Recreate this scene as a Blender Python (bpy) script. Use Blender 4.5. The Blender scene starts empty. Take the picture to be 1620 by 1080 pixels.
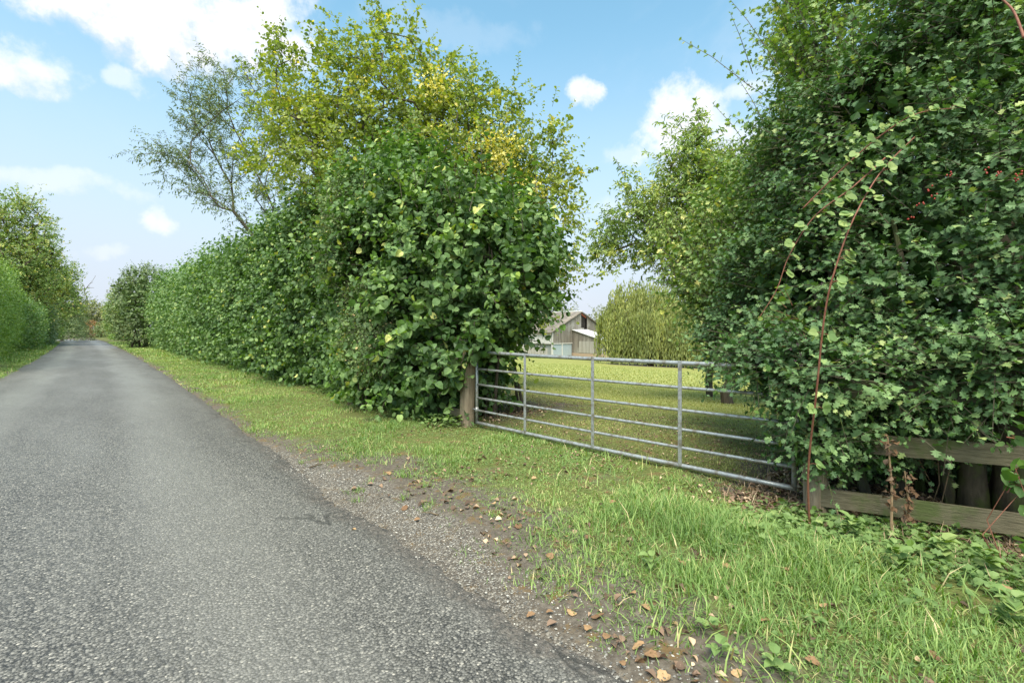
import bpy, math, random
import numpy as np
from mathutils import Vector

SEED = 7
random.seed(SEED)
RS = np.random.RandomState(SEED)
sc = bpy.context.scene
COL = sc.collection

# ------------------------------------------------------------------ camera frame
FPX, HOR, CAMH = 765.0, 521.0, 1.55
YAW = math.atan2(712.0, 765.0)
S_, C_ = math.sin(YAW), math.cos(YAW)


def P(px, Z):
    """plan position of something seen at column px, Z metres ahead of the viewer"""
    X = (px - 810.0) / FPX * Z
    return (Z * S_ + X * C_, Z * C_ - X * S_)


def P3(px, py, Z):
    x, y = P(px, Z)
    return (x, y, CAMH + (HOR - py) / FPX * Z)


def nrm(v):
    return v / np.maximum(np.linalg.norm(v, axis=-1, keepdims=True), 1e-9)


def _h(i, j, k):
    n = (i * 374761393 + j * 668265263 + k * 2147483647 + 1013904223) & 0xFFFFFFFF
    n = ((n ^ (n >> 13)) * 1274126177) & 0xFFFFFFFF
    return ((n ^ (n >> 16)) & 0xFFFF) / 65535.0


def vnoise(p):
    p = np.asarray(p, float)
    i = np.floor(p).astype(np.int64)
    f = p - i
    f = f * f * (3 - 2 * f)
    r = 0
    for a in (0, 1):
        for b in (0, 1):
            for c in (0, 1):
                w = (f[..., 0] if a else 1 - f[..., 0]) * (f[..., 1] if b else 1 - f[..., 1]) * (f[..., 2] if c else 1 - f[..., 2])
                r = r + w * _h(i[..., 0] + a, i[..., 1] + b, i[..., 2] + c)
    return r * 2 - 1


def n2(x, y, s=1.0, o=0.0):
    x = np.asarray(x, float)
    y = np.asarray(y, float)
    return vnoise(np.stack([x * s + o, y * s + o * 1.7, np.zeros_like(x) + 0.37 + o], -1))


def sstep(a, b, x):
    t = np.clip((x - a) / (b - a), 0, 1)
    return t * t * (3 - 2 * t)


# ------------------------------------------------------------------ terrain
def cx(y):
    y = np.asarray(y, float)
    return 2.6 * (1 - np.exp(-np.maximum(y - 3, 0) / 45.0))


def bend(y):
    y = np.asarray(y, float)
    return -0.012 * np.maximum(y - 92, 0) ** 2


def road_r(y):
    y = np.asarray(y, float)
    return 1.76 + cx(y) + bend(y) + 0.09 * n2(y * 0, y, 0.9, 3) + 0.05 * n2(y * 0, y, 3.1, 5) + 0.025 * n2(y * 0, y, 9.0, 9)


def road_l(y):
    y = np.asarray(y, float)
    return -2.35 + cx(y) + bend(y) + 0.1 * n2(y * 0, y, 0.5, 13) + 0.05 * n2(y * 0, y, 2.1, 15)


def H(x, y):
    x = np.asarray(x, float)
    y = np.asarray(y, float)
    t = np.maximum(x - 6.5, 0)
    t = t * t / (t + 2.0)
    drop = -0.066 * (t - 9 * np.log1p(np.exp(np.clip((t - 56) / 9, -30, 30))))
    u = x - cx(y) - bend(y)
    inr = sstep(-2.5, -2.25, u) * (1 - sstep(1.62, 1.86, u))
    micro = 0.018 * n2(x, y, 1.7, 21) + 0.012 * n2(x, y, 5.0, 31)
    verge = 0.035 * sstep(1.8, 2.6, u) + 0.10 * sstep(-2.6, -3.6, u)
    far = np.clip((y - 85) / 60.0, 0, 1) * -0.3
    drop = drop - .12 * sstep(3.9, 4.7, x) * (1 - sstep(1.1, 2.2, y)) * (1 - sstep(7, 9, x))
    return drop + (1 - inr) * (micro + verge) - 0.035 * inr + far


def hz(x, y):
    return float(H(np.array([x]), np.array([y]))[0])


# ------------------------------------------------------------------ object helpers
def link(o):
    COL.objects.link(o)
    return o


def tag(o, label=None, cat=None, group=None, kind=None):
    if label:
        o["label"] = label
    if cat:
        o["category"] = cat
    if group:
        o["group"] = group
    if kind:
        o["kind"] = kind
    return o


def thing(name, label, cat, loc=(0, 0, 0), group=None):
    o = link(bpy.data.objects.new(name, None))
    o.location = loc
    o.empty_display_size = 0.2
    return tag(o, label, cat, group)


def mesh_np(name, verts, loops, starts, tint=None, smooth=False):
    me = bpy.data.meshes.new(name)
    verts = np.asarray(verts, np.float32)
    loops = np.asarray(loops, np.int32)
    starts = np.asarray(starts, np.int32)
    me.vertices.add(len(verts))
    me.vertices.foreach_set("co", verts.ravel())
    me.loops.add(len(loops))
    me.loops.foreach_set("vertex_index", loops)
    me.polygons.add(len(starts))
    me.polygons.foreach_set("loop_start", starts)
    me.update(calc_edges=True)
    if tint is not None:
        a = me.attributes.new("tint", "FLOAT", "POINT")
        a.data.foreach_set("value", np.asarray(tint, np.float32))
    me.polygons.foreach_set("use_smooth", np.full(len(starts), smooth, bool))
    return me


def put(name, me, mat, parent=None, loc=None):
    """link mesh; mesh data is given in world space, shifted to be local to its parent"""
    off = parent.location if parent is not None else (Vector(loc) if loc else Vector((0, 0, 0)))
    if off.length > 0:
        n = len(me.vertices)
        a = np.empty(n * 3, np.float32)
        me.vertices.foreach_get("co", a)
        a = a.reshape(-1, 3) - np.array(off, np.float32)
        me.vertices.foreach_set("co", a.ravel())
        me.update()
    if mat is not None:
        me.materials.append(mat)
    o = link(bpy.data.objects.new(name, me))
    if parent is not None:
        o.parent = parent
    elif loc:
        o.location = loc
    return o


class Soup:
    """collects polygons of several batches into one mesh"""

    def __init__(self):
        self.v, self.l, self.s, self.t = [], [], [], []
        self.nv = self.nl = 0

    def add(self, v, loops, sizes, tint=None):
        v = np.asarray(v, np.float32).reshape(-1, 3)
        loops = np.asarray(loops, np.int64).ravel()
        sizes = np.asarray(sizes, np.int64)
        self.v.append(v)
        self.l.append(loops + self.nv)
        st = np.concatenate([[0], np.cumsum(sizes)[:-1]]) + self.nl
        self.s.append(st)
        self.t.append(np.zeros(len(v), np.float32) if tint is None else np.asarray(tint, np.float32))
        self.nv += len(v)
        self.nl += len(loops)

    def mesh(self, name, smooth=False):
        return mesh_np(name, np.concatenate(self.v), np.concatenate(self.l), np.concatenate(self.s), np.concatenate(self.t), smooth)

    # --- solids
    def box(self, c, sx, sy, sz, ax=None, bev=0.0, tint=0.0):
        """box centred on c, half sizes, ax = 3x3 rows of axes"""
        A = np.eye(3) if ax is None else np.asarray(ax, float)
        if bev <= 0:
            q = np.array([[x, y, z] for x in (-1, 1) for y in (-1, 1) for z in (-1, 1)], float) * [sx, sy, sz]
            F = [[0, 1, 3, 2], [4, 6, 7, 5], [0, 4, 5, 1], [2, 3, 7, 6], [0, 2, 6, 4], [1, 5, 7, 3]]
        else:
            b = min(bev, sx * .9, sy * .9, sz * .9)
            q, F = [], []
            idx = {}
            for x in (-1, 1):
                for y in (-1, 1):
                    for z in (-1, 1):
                        for k in range(3):
                            p = np.array([x * (sx - b), y * (sy - b), z * (sz - b)])
                            p[k] = (x, y, z)[k] * (sx, sy, sz)[k]
                            idx[(x, y, z, k)] = len(q)
                            q.append(p)
            g = lambda x, y, z, k: idx[(x, y, z, k)]
            for s in (-1, 1):
                F.append([g(s, -1, -1, 0), g(s, 1, -1, 0), g(s, 1, 1, 0), g(s, -1, 1, 0)][::s])
                F.append([g(-1, s, -1, 1), g(-1, s, 1, 1), g(1, s, 1, 1), g(1, s, -1, 1)][::s])
                F.append([g(-1, -1, s, 2), g(1, -1, s, 2), g(1, 1, s, 2), g(-1, 1, s, 2)][::s])
            for a in (-1, 1):
                for b2 in (-1, 1):
                    F.append([g(a, b2, -1, 0), g(a, b2, 1, 0), g(a, b2, 1, 1), g(a, b2, -1, 1)])
                    F.append([g(a, -1, b2, 0), g(a, 1, b2, 0), g(a, 1, b2, 2), g(a, -1, b2, 2)])
                    F.append([g(-1, a, b2, 1), g(1, a, b2, 1), g(1, a, b2, 2), g(-1, a, b2, 2)])
            for x in (-1, 1):
                for y in (-1, 1):
                    for z in (-1, 1):
                        F.append([g(x, y, z, 0), g(x, y, z, 1), g(x, y, z, 2)])
            q = np.array(q)
        v = q @ A + np.asarray(c, float)
        self.add(v, [i for f in F for i in f], [len(f) for f in F], np.full(len(v), tint))

    def tube(self, pts, rad, k=8, caps=True, tint=0.0):
        pts = np.asarray(pts, float)
        n = len(pts)
        rad = np.broadcast_to(np.asarray(rad, float), (n,))
        d = nrm(np.gradient(pts, axis=0))
        ref = np.array([0, 0, 1.0]) if abs(d[:, 2]).mean() < 0.8 else np.array([1.0, 0, 0])
        a = nrm(np.cross(d, ref))
        b = np.cross(d, a)
        th = np.arange(k) / k * 2 * math.pi
        ring = a[:, None] * np.cos(th)[None, :, None] + b[:, None] * np.sin(th)[None, :, None]
        v = (pts[:, None] + ring * rad[:, None, None]).reshape(-1, 3)
        F = []
        for i in range(n - 1):
            for j in range(k):
                F.append([i * k + j, (i + 1) * k + j, (i + 1) * k + (j + 1) % k, i * k + (j + 1) % k])
        L = [i for f in F for i in f]
        Z = [4] * len(F)
        if caps:
            L += list(range(k)) + [(n - 1) * k + j for j in range(k)][::-1]
            Z += [k, k]
        self.add(v, L, Z, np.full(len(v), tint))

    def segs(self, A, B, ra, rb, k=5, tint=0.0):
        """many tapered cylinders at once"""
        A, B = np.asarray(A, float), np.asarray(B, float)
        N = len(A)
        if N == 0:
            return
        d = nrm(B - A)
        ref = np.where(np.abs(d[:, 2:3]) < 0.9, np.array([[0, 0, 1.0]]), np.array([[1.0, 0, 0]]))
        a = nrm(np.cross(d, ref))
        b = np.cross(d, a)
        th = np.arange(k) / k * 2 * math.pi
        ring = a[:, None] * np.cos(th)[None, :, None] + b[:, None] * np.sin(th)[None, :, None]
        v = np.concatenate([A[:, None] + ring * np.asarray(ra)[:, None, None], B[:, None] + ring * np.asarray(rb)[:, None, None]], 1)
        j = np.arange(k)
        q = np.stack([j, j + k, (j + 1) % k + k, (j + 1) % k], -1)
        L = (np.arange(N)[:, None, None] * 2 * k + q[None]).ravel()
        self.add(v.reshape(-1, 3), L, np.full(N * k, 4), np.full(N * 2 * k, tint))

    def leaves(self, tpl, pos, d, n, size, tint, curl=1.0, width=1.0):
        N = len(pos)
        if N == 0:
            return
        tv, tf = tpl
        y = nrm(d)
        x = nrm(np.cross(y, n))
        z = np.cross(x, y)
        size = np.broadcast_to(np.asarray(size, float), (N,))
        cu = curl * (0.3 + 1.4 * RS.rand(N))
        wd = width * (0.85 + 0.3 * RS.rand(N))
        V = pos[:, None] + size[:, None, None] * (
            tv[None, :, 0:1] * wd[:, None, None] * x[:, None] + tv[None, :, 1:2] * y[:, None] + tv[None, :, 2:3] * cu[:, None, None] * z[:, None])
        k = len(tv)
        fl = np.array([i for f in tf for i in f])
        fs = np.array([len(f) for f in tf])
        L = (np.arange(N)[:, None] * k + fl[None]).ravel()
        self.add(V.reshape(-1, 3), L, np.tile(fs, N), np.repeat(np.clip(tint, 0, 1), k))


# ------------------------------------------------------------------ leaf outlines (y = length, x = half width, z = fold/curl)
def tpl_round():       # hazel: broad, heart-shaped, pointed
    v = [(0, 0, 0), (0, .5, -.04), (0, 1, -.22)]
    for s in (-1, 1):
        v += [(s * .30, .02, .07), (s * .49, .38, .10), (s * .36, .76, -.02)]
    f = [[0, 3, 4, 1], [1, 4, 5, 2], [0, 1, 7, 6], [1, 2, 8, 7]]
    return np.array(v, float), f


def tpl_lobed():       # hawthorn: deep lobes
    v = [(0, 0, 0), (0, .35, -.02), (0, .65, -.05), (0, 1.0, -.16)]
    for s in (-1, 1):
        v += [(s * .10, .16, .02), (s * .50, .34, .10), (s * .20, .48, .03), (s * .45, .72, .06), (s * .17, .80, -.04), (s * .20, .97, -.08)]
    f = []
    for b, r in ((4, 0), (10, 1)):
        q = [[0, b, b + 1, 1], [1, b + 1, b + 2], [1, b + 2, 2], [2, b + 2, b + 3], [2, b + 3, b + 4], [2, b + 4, b + 5, 3]]
        f += [x[::-1] if r else x for x in q]
    return np.array(v, float), f


def tpl_lance():       # cherry, willow
    v = [(0, 0, 0), (0, .5, -.05), (0, 1, -.28), (-.2, .4, .06), (.2, .4, .06), (-.13, .75, -.06), (.13, .75, -.06)]
    f = [[0, 3, 1], [0, 1, 4], [3, 5, 2, 1], [1, 2, 6, 4]]
    return np.array(v, float), f


def tpl_oak():
    v = [(0, 0, 0), (0, .55, -.03), (0, 1, -.15), (-.18, .22, .05), (-.40, .55, .09), (-.28, .85, 0), (.18, .22, .05), (.40, .55, .09), (.28, .85, 0)]
    f = [[0, 3, 4, 1], [1, 4, 5, 2], [0, 1, 7, 6], [1, 2, 8, 7]]
    return np.array(v, float), f


def tpl_far():
    v = [(0, 0, 0), (0, 1, -.15), (-.42, .5, .08), (.42, .5, .08)]
    return np.array(v, float), [[0, 2, 1], [0, 1, 3]]


def tpl_blade():
    v = [(-.5, 0, 0), (.5, 0, 0), (-.4, .5, .06), (.4, .5, .06), (0, 1, .32)]
    return np.array(v, float), [[0, 1, 3, 2], [2, 3, 4]]


T_ROUND, T_LOBED, T_LANCE, T_OAK, T_FAR, T_BLADE = tpl_round(), tpl_lobed(), tpl_lance(), tpl_oak(), tpl_far(), tpl_blade()
UP = np.array([0, 0, 1.0])


def rdir(n):
    return nrm(RS.normal(size=(n, 3)))


def shoots(soup, stem, org, d, nsurf, L, nl, tpl, size, tint0, droop=.15, hang=.35, up=.6, out=.5, spread=1.0,
           jit=.45, curl=1.0, width=1.0, tip=.18, stem_r=.004, stem_frac=1.0, tjit=.13, base=.12):
    """leafy shoots: org/d/nsurf (N,3), L (N,), nl leaves each"""
    N = len(org)
    if N == 0:
        return
    d = nrm(d)
    L = np.broadcast_to(np.asarray(L, float), (N,))
    tint0 = np.broadcast_to(np.asarray(tint0, float), (N,))
    a = nrm(np.cross(d, rdir(N)))
    b = np.cross(d, a)
    ph0 = RS.rand(N) * 6.28

    def at(t):
        return org + d * (L * t)[:, None] - UP * (droop * L * t * t)[:, None]
    for j in range(nl):
        t = base + (1 - base) * (j + .2 + .6 * RS.rand(N)) / nl
        p = at(t)
        ph = ph0 + j * math.pi + RS.normal(size=N) * .5
        s = a * np.cos(ph)[:, None] + b * np.sin(ph)[:, None]
        ld = nrm(s * spread + d * .45 + nsurf * .35 - UP * hang + RS.normal(size=(N, 3)) * .22)
        ln = nrm(UP * up + nsurf * out + RS.normal(size=(N, 3)) * jit)
        sz = size * (.45 + .85 * RS.rand(N)) * (1 - .35 * t)
        tn = tint0 + tip * (t - .5) + tjit * RS.normal(size=N)
        tn = np.where(RS.rand(N) < .012, 1.0, tn)
        soup.leaves(tpl, p, ld, ln, sz, tn, curl, width)
    if stem is not None:
        m = RS.rand(N) < stem_frac
        z = np.zeros(N)
        p0, p1, p2 = at(z), at(z + .55), at(z + 1.0)
        r = np.full(m.sum(), stem_r)
        stem.segs(p0[m], p1[m], r, r * .75, 3)
        stem.segs(p1[m], p2[m], r * .75, r * .3, 3)


def blob_shell(blobs, dens, noise=.16, nf=1.1, depth=.5, zmin=None, back=None, inner=.78):
    """points on the outside of a union of ellipsoids; returns points and outward normals"""
    B = np.array(blobs, float)
    out_p, out_n = [], []
    for i, (bx, by, bz, rx, ry, rz) in enumerate(B):
        area = 4 * math.pi * (((rx * ry) ** 1.6 + (rx * rz) ** 1.6 + (ry * rz) ** 1.6) / 3) ** (1 / 1.6)
        n = int(area * dens)
        u = rdir(n)
        r = np.array([rx, ry, rz])
        p = np.array([bx, by, bz]) + u * r
        f = 1 + noise * vnoise(p * nf) + noise * .6 * vnoise(p * nf * 2.7 + 5)
        f = f - np.minimum(RS.exponential(.35, n), 1.0) * depth / r.mean()
        p = np.array([bx, by, bz]) + u * r * f[:, None]
        nn = nrm(u / r)
        keep = np.ones(n, bool)
        for k, c in enumerate(B):
            if k != i:
                q = (p - c[:3]) / c[3:]
                keep &= (q * q).sum(1) > inner ** 2
        if zmin is not None:
            keep &= p[:, 2] > H(p[:, 0], p[:, 1]) + zmin
        if back is not None:    # thin the side the lane never sees
            bd = np.array(back, float)
            keep &= (nn @ bd < .35) | (RS.rand(n) < .35)
        out_p.append(p[keep])
        out_n.append(nn[keep])
    return np.concatenate(out_p), np.concatenate(out_n)


def blob_fill(blobs, n_per_m3, zmin=.2, scale=.8):
    ps = []
    for bx, by, bz, rx, ry, rz in blobs:
        n = int(4.19 * rx * ry * rz * scale ** 3 * n_per_m3)
        u = rdir(n) * (RS.rand(n, 1) ** .4) * scale
        ps.append(np.array([bx, by, bz]) + u * [rx, ry, rz])
    p = np.concatenate(ps)
    return p[p[:, 2] > H(p[:, 0], p[:, 1]) + zmin]


def skeleton(base, trunk, targets, step=.4, sag=.08, wig=.12, rtip=.008, expo=.46, lean_cost=.0, straight=.9):
    """grow limbs from a trunk polyline to every target point; returns nodes, parents, radii, tip ids"""
    nodes = [np.array(p, float) for p in trunk]
    par = [-1] + list(range(len(trunk) - 1))
    arr = np.zeros((60000, 3))
    arr[:len(nodes)] = nodes
    n = len(nodes)
    hd = np.zeros((60000, 3))
    hd[:n] = nrm(np.array(trunk[-1], float) - np.array(trunk[0], float))
    dist0 = np.linalg.norm(targets - np.array(trunk[-1]), axis=1)
    tips = []
    parents = par
    first = max(1, len(trunk) // 3)
    for ti in np.argsort(dist0):
        t = targets[ti]
        dd = np.linalg.norm(arr[first:n] - t, axis=1)
        dd = dd + lean_cost * np.maximum(arr[first:n, 2] - t[2], 0)
        cs = (nrm(t - arr[first:n]) * hd[first:n]).sum(1)
        dd = dd * (1 + straight * (1 - cs))
        k = int(np.argmin(dd)) + first
        L = np.linalg.norm(t - arr[k])
        m = max(1, int(L / step))
        o = arr[k].copy()
        bow = RS.normal(size=3) * wig * L
        bow[2] = abs(bow[2]) * .4 + sag * L
        pr = k
        for q in range(1, m + 1):
            s = q / m
            p = o + (t - o) * s + bow * math.sin(math.pi * s) * .5
            arr[n] = p
            hd[n] = nrm(p - arr[pr])
            parents.append(pr)
            pr = n
            n += 1
        tips.append(n - 1)
    parents = np.array(parents)
    cnt = np.zeros(n)
    cnt[tips] += 1
    for i in range(n - 1, 0, -1):
        cnt[parents[i]] += cnt[i]
    rad = rtip * np.maximum(cnt, 1) ** expo
    return arr[:n].copy(), parents, rad, np.array(tips)


def skel_mesh(soup, nodes, par, rad, kmin=4, flare=0):
    i = np.arange(1, len(nodes))
    p = par[1:]
    ra = np.minimum(rad[p], rad[i] * 1.5)
    ra = np.where(p == i - 1, rad[p], ra)
    big = rad[i] > .03
    soup.segs(nodes[p][big], nodes[i][big], ra[big], rad[i][big], 8)
    soup.segs(nodes[p][~big], nodes[i][~big], ra[~big], rad[i][~big], kmin)


# ------------------------------------------------------------------ materials
def new_mat(name):
    m = bpy.data.materials.new(name)
    m.use_nodes = True
    nt = m.node_tree
    for n in list(nt.nodes):
        nt.nodes.remove(n)
    return m, nt


def N(nt, typ, **kw):
    n = nt.nodes.new(typ)
    for k, v in kw.items():
        if k.startswith("i_"):
            n.inputs[k[2:].replace("_", " ")].default_value = v
        else:
            setattr(n, k, v)
    return n


def ramp(nt, stops, interp="LINEAR"):
    r = nt.nodes.new("ShaderNodeValToRGB")
    cr = r.color_ramp
    cr.interpolation = interp
    while len(cr.elements) < len(stops):
        cr.elements.new(.5)
    for e, (p, c) in zip(cr.elements, stops):
        e.position = p
        e.color = (*c, 1) if len(c) == 3 else c
    return r


def math_n(nt, op, a, b=None, c=None, clamp=False):
    n = nt.nodes.new("ShaderNodeMath")
    n.operation = op
    n.use_clamp = clamp
    for i, v in enumerate((a, b, c)):
        if v is None:
            continue
        if isinstance(v, (int, float)):
            n.inputs[i].default_value = v
        else:
            nt.links.new(v, n.inputs[i])
    return n.outputs[0]


def mixc(nt, fac, a, b, mode="MIX"):
    n = nt.nodes.new("ShaderNodeMix")
    n.data_type = "RGBA"
    n.blend_type = mode
    n.clamp_factor = True
    if isinstance(fac, (int, float)):
        n.inputs[0].default_value = fac
    else:
        nt.links.new(fac, n.inputs[0])
    for sock, v in ((n.inputs[6], a), (n.inputs[7], b)):
        if isinstance(v, tuple):
            sock.default_value = (*v, 1) if len(v) == 3 else v
        else:
            nt.links.new(v, sock)
    return n.outputs[2]


def noise(nt, vec, scale, detail=4, rough=.55, dist=0):
    n = nt.nodes.new("ShaderNodeTexNoise")
    n.inputs["Scale"].default_value = scale
    n.inputs["Detail"].default_value = detail
    n.inputs["Roughness"].default_value = rough
    n.inputs["Distortion"].default_value = dist
    if vec is not None:
        nt.links.new(vec, n.inputs["Vector"])
    return n.outputs["Fac"]


def mapr(nt, v, a, b, c=0.0, d=1.0, smooth=True):
    n = nt.nodes.new("ShaderNodeMapRange")
    n.interpolation_type = "SMOOTHSTEP" if smooth else "LINEAR"
    nt.links.new(v, n.inputs[0])
    for i, q in enumerate((a, b, c, d)):
        n.inputs[i + 1].default_value = q
    return n.outputs[0]


def leaf_mat(name, stops, trans=.32, rough=.48, spec=.26, under=1.25, gain=1.0, tone_=(1.34, .97, 1.0)):
    stops = [(p, tuple(min(.8, v * gain * w) for v, w in zip(c, tone_))) for p, c in stops]
    m, nt = new_mat(name)
    at = N(nt, "ShaderNodeAttribute", attribute_name="tint")
    r = ramp(nt, stops)
    nt.links.new(at.outputs["Fac"], r.inputs[0])
    geo = N(nt, "ShaderNodeNewGeometry")
    col = r.outputs[0]
    hs = N(nt, "ShaderNodeHueSaturation")
    hs.inputs["Saturation"].default_value = .8
    hs.inputs["Value"].default_value = under
    nt.links.new(col, hs.inputs["Color"])
    c2 = mixc(nt, geo.outputs["Backfacing"], col, hs.outputs[0])
    bs = N(nt, "ShaderNodeBsdfPrincipled")
    bs.inputs["Roughness"].default_value = rough
    bs.inputs["Specular IOR Level"].default_value = spec
    nt.links.new(c2, bs.inputs["Base Color"])
    tr = N(nt, "ShaderNodeBsdfTranslucent")
    tc = mixc(nt, 1.0, c2, (1.25, 1.3, .6, 1), "MULTIPLY")
    nt.links.new(tc, tr.inputs["Color"])
    mx = N(nt, "ShaderNodeMixShader")
    mx.inputs[0].default_value = trans
    nt.links.new(bs.outputs[0], mx.inputs[1])
    nt.links.new(tr.outputs[0], mx.inputs[2])
    o = N(nt, "ShaderNodeOutputMaterial")
    nt.links.new(mx.outputs[0], o.inputs[0])
    return m


def surf_mat(name, c0, c1, scale=8, stretch=(1, 1, 1), rough=.8, bump=.4, metallic=0.0, c2=None, s2=.7, spec=.3, bdist=.02):
    m, nt = new_mat(name)
    tc = N(nt, "ShaderNodeTexCoord")
    mp = N(nt, "ShaderNodeMapping")
    mp.inputs["Scale"].default_value = stretch
    nt.links.new(tc.outputs["Object"], mp.inputs[0])
    f = noise(nt, mp.outputs[0], scale, 6, .65)
    r = ramp(nt, [(.3, c0), (.7, c1)])
    nt.links.new(f, r.inputs[0])
    col = r.outputs[0]
    if c2 is not None:
        g = noise(nt, tc.outputs["Object"], s2, 4, .6)
        col = mixc(nt, mapr(nt, g, .48, .68), col, c2)
    bs = N(nt, "ShaderNodeBsdfPrincipled")
    bs.inputs["Roughness"].default_value = rough
    bs.inputs["Metallic"].default_value = metallic
    bs.inputs["Specular IOR Level"].default_value = spec
    nt.links.new(col, bs.inputs["Base Color"])
    if bump:
        b = N(nt, "ShaderNodeBump")
        b.inputs["Strength"].default_value = bump
        b.inputs["Distance"].default_value = bdist
        nt.links.new(f, b.inputs["Height"])
        nt.links.new(b.outputs[0], bs.inputs["Normal"])
    o = N(nt, "ShaderNodeOutputMaterial")
    nt.links.new(bs.outputs[0], o.inputs[0])
    return m


M = {}
M["hazel"] = leaf_mat("hazel_leaf", [(0, (.018, .052, .012)), (.4, (.036, .098, .020)), (.72, (.075, .17, .030)), (.9, (.14, .26, .045)), (1, (.26, .34, .06))], gain=1.7, tone_=(1.28, .98, 1.0))
M["smallleaf"] = leaf_mat("small_leaf", [(0, (.022, .055, .013)), (.5, (.05, .115, .026)), (.85, (.11, .19, .045)), (1, (.26, .24, .07))], gain=2.0)
M["hedge"] = leaf_mat("hedge_leaf", [(0, (.030, .082, .018)), (.45, (.060, .145, .030)), (.8, (.12, .23, .048)), (1, (.22, .32, .07))], gain=1.5, tone_=(1.25, 1.0, 1.05))
M["haw"] = leaf_mat("hawthorn_leaf", [(0, (.020, .058, .018)), (.45, (.036, .100, .027)), (.8, (.075, .17, .040)), (1, (.16, .25, .055))], trans=.25, gain=1.75, tone_=(1.28, .97, 1.0))
M["maple"] = leaf_mat("maple_leaf", [(0, (.028, .072, .016)), (.45, (.058, .132, .026)), (.8, (.115, .205, .038)), (1, (.24, .29, .06))], gain=2.1, tone_=(1.3, .98, 1.0))
M["oak"] = leaf_mat("oak_leaf", [(0, (.058, .11, .018)), (.4, (.115, .18, .027)), (.75, (.20, .26, .038)), (.93, (.36, .33, .045)), (1, (.48, .36, .055))], trans=.45, gain=1.75, tone_=(1.24, 1.0, 1.0))
M["oakgold"] = leaf_mat("golden_leaf", [(0, (.30, .30, .045)), (1, (.52, .44, .075))], gain=1.5, tone_=(1.1, 1.0, 1.0))
M["ash"] = leaf_mat("ash_leaf", [(0, (.04, .075, .032)), (.6, (.075, .12, .045)), (1, (.14, .18, .06))], trans=.2, gain=2.1, tone_=(1.2, 1.0, 1.0))
M["cherry"] = leaf_mat("cherry_leaf", [(0, (.036, .09, .018)), (.5, (.075, .145, .028)), (.85, (.14, .20, .036)), (1, (.34, .30, .06))], gain=2.4, tone_=(1.38, 1.0, 1.0))
M["willow"] = leaf_mat("willow_leaf", [(0, (.10, .13, .030)), (.5, (.19, .22, .050)), (.85, (.31, .31, .075)), (1, (.45, .39, .11))], trans=.3, gain=1.5, tone_=(1.1, 1.05, 1.1))
M["privet"] = leaf_mat("privet_leaf", [(0, (.05, .12, .018)), (.5, (.10, .21, .032)), (1, (.20, .34, .055))], gain=1.3, tone_=(1.2, 1.0, 1.0))
M["yellowtree"] = leaf_mat("field_maple_leaf", [(0, (.06, .12, .022)), (.5, (.13, .21, .036)), (.85, (.29, .29, .048)), (1, (.42, .33, .06))], gain=1.45, tone_=(1.08, 1.0, 1.0))
M["dark"] = leaf_mat("dark_leaf", [(0, (.022, .05, .018)), (.6, (.045, .088, .027)), (1, (.09, .14, .042))], trans=.2, gain=2.8)
M["distant"] = leaf_mat("distant_leaf", [(0, (.05, .09, .034)), (.6, (.09, .14, .048)), (1, (.16, .20, .065))], trans=.2, gain=1.8)
M["rust"] = leaf_mat("rust_leaf", [(0, (.25, .10, .03)), (1, (.5, .22, .06))], gain=0.9, tone_=(1.0, 1.15, 1.2))
M["bramble"] = leaf_mat("bramble_leaf", [(0, (.07, .16, .03)), (.5, (.15, .28, .05)), (1, (.34, .42, .09))], trans=.35, gain=1.0, tone_=(1.1, 1.0, 1.0))
M["grass"] = leaf_mat("grass_blade", [(0, (.05, .12, .016)), (.45, (.12, .24, .032)), (.75, (.21, .33, .05)), (.92, (.33, .36, .09)), (1, (.44, .36, .16))], trans=.35, rough=.5, gain=1.22, tone_=(1.12, 1.0, 1.05))
M["lawn"] = leaf_mat("lawn_blade", [(0, (.13, .21, .032)), (.5, (.25, .33, .055)), (.85, (.36, .40, .09)), (1, (.40, .31, .13))], trans=.3, rough=.55, gain=1.05, tone_=(1.2, 1.0, 1.25))
M["weed"] = leaf_mat("weed_leaf", [(0, (.05, .13, .022)), (.5, (.11, .23, .04)), (1, (.24, .36, .08))], gain=1.1, tone_=(1.25, 1.0, 1.0))
M["litter"] = leaf_mat("dead_leaf", [(0, (.08, .052, .035)), (.5, (.20, .125, .075)), (.85, (.37, .25, .14)), (1, (.55, .42, .25))], trans=.12, rough=.7, spec=.15, gain=1.0, tone_=(1.08, 1.0, .95))
M["bark"] = surf_mat("bark", (.055, .042, .03), (.15, .12, .09), 14, (1, 1, .25), .9, .8)
M["bark_moss"] = surf_mat("mossy_bark", (.05, .042, .028), (.13, .11, .075), 14, (1, 1, .3), .9, .8, c2=(.09, .12, .03), s2=3)
M["twig"] = surf_mat("twig_bark", (.07, .05, .03), (.17, .13, .08), 20, rough=.85, bump=0)
M["cane"] = surf_mat("red_cane", (.16, .05, .035), (.30, .13, .08), 30, rough=.6, bump=.2)
M["dry"] = surf_mat("dry_stem", (.17, .11, .06), (.36, .25, .15), 30, rough=.9, bump=.3)
M["post"] = surf_mat("weathered_post", (.17, .125, .08), (.36, .28, .20), 9, (6, 6, .5), .9, .6, c2=(.20, .19, .12), s2=3)
M["rail"] = surf_mat("mossy_rail", (.095, .08, .05), (.20, .17, .11), 9, (.8, .8, 6), .9, .6, c2=(.095, .115, .04), s2=4)
M["galv"] = surf_mat("galvanised_steel", (.29, .295, .30), (.50, .51, .51), 45, rough=.42, bump=.15, metallic=.55, c2=(.24, .215, .18), s2=14, spec=.5, bdist=.004)
M["berry"] = surf_mat("red_berry", (.26, .022, .012), (.36, .04, .02), 20, rough=.25, bump=0, spec=.6)
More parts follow.
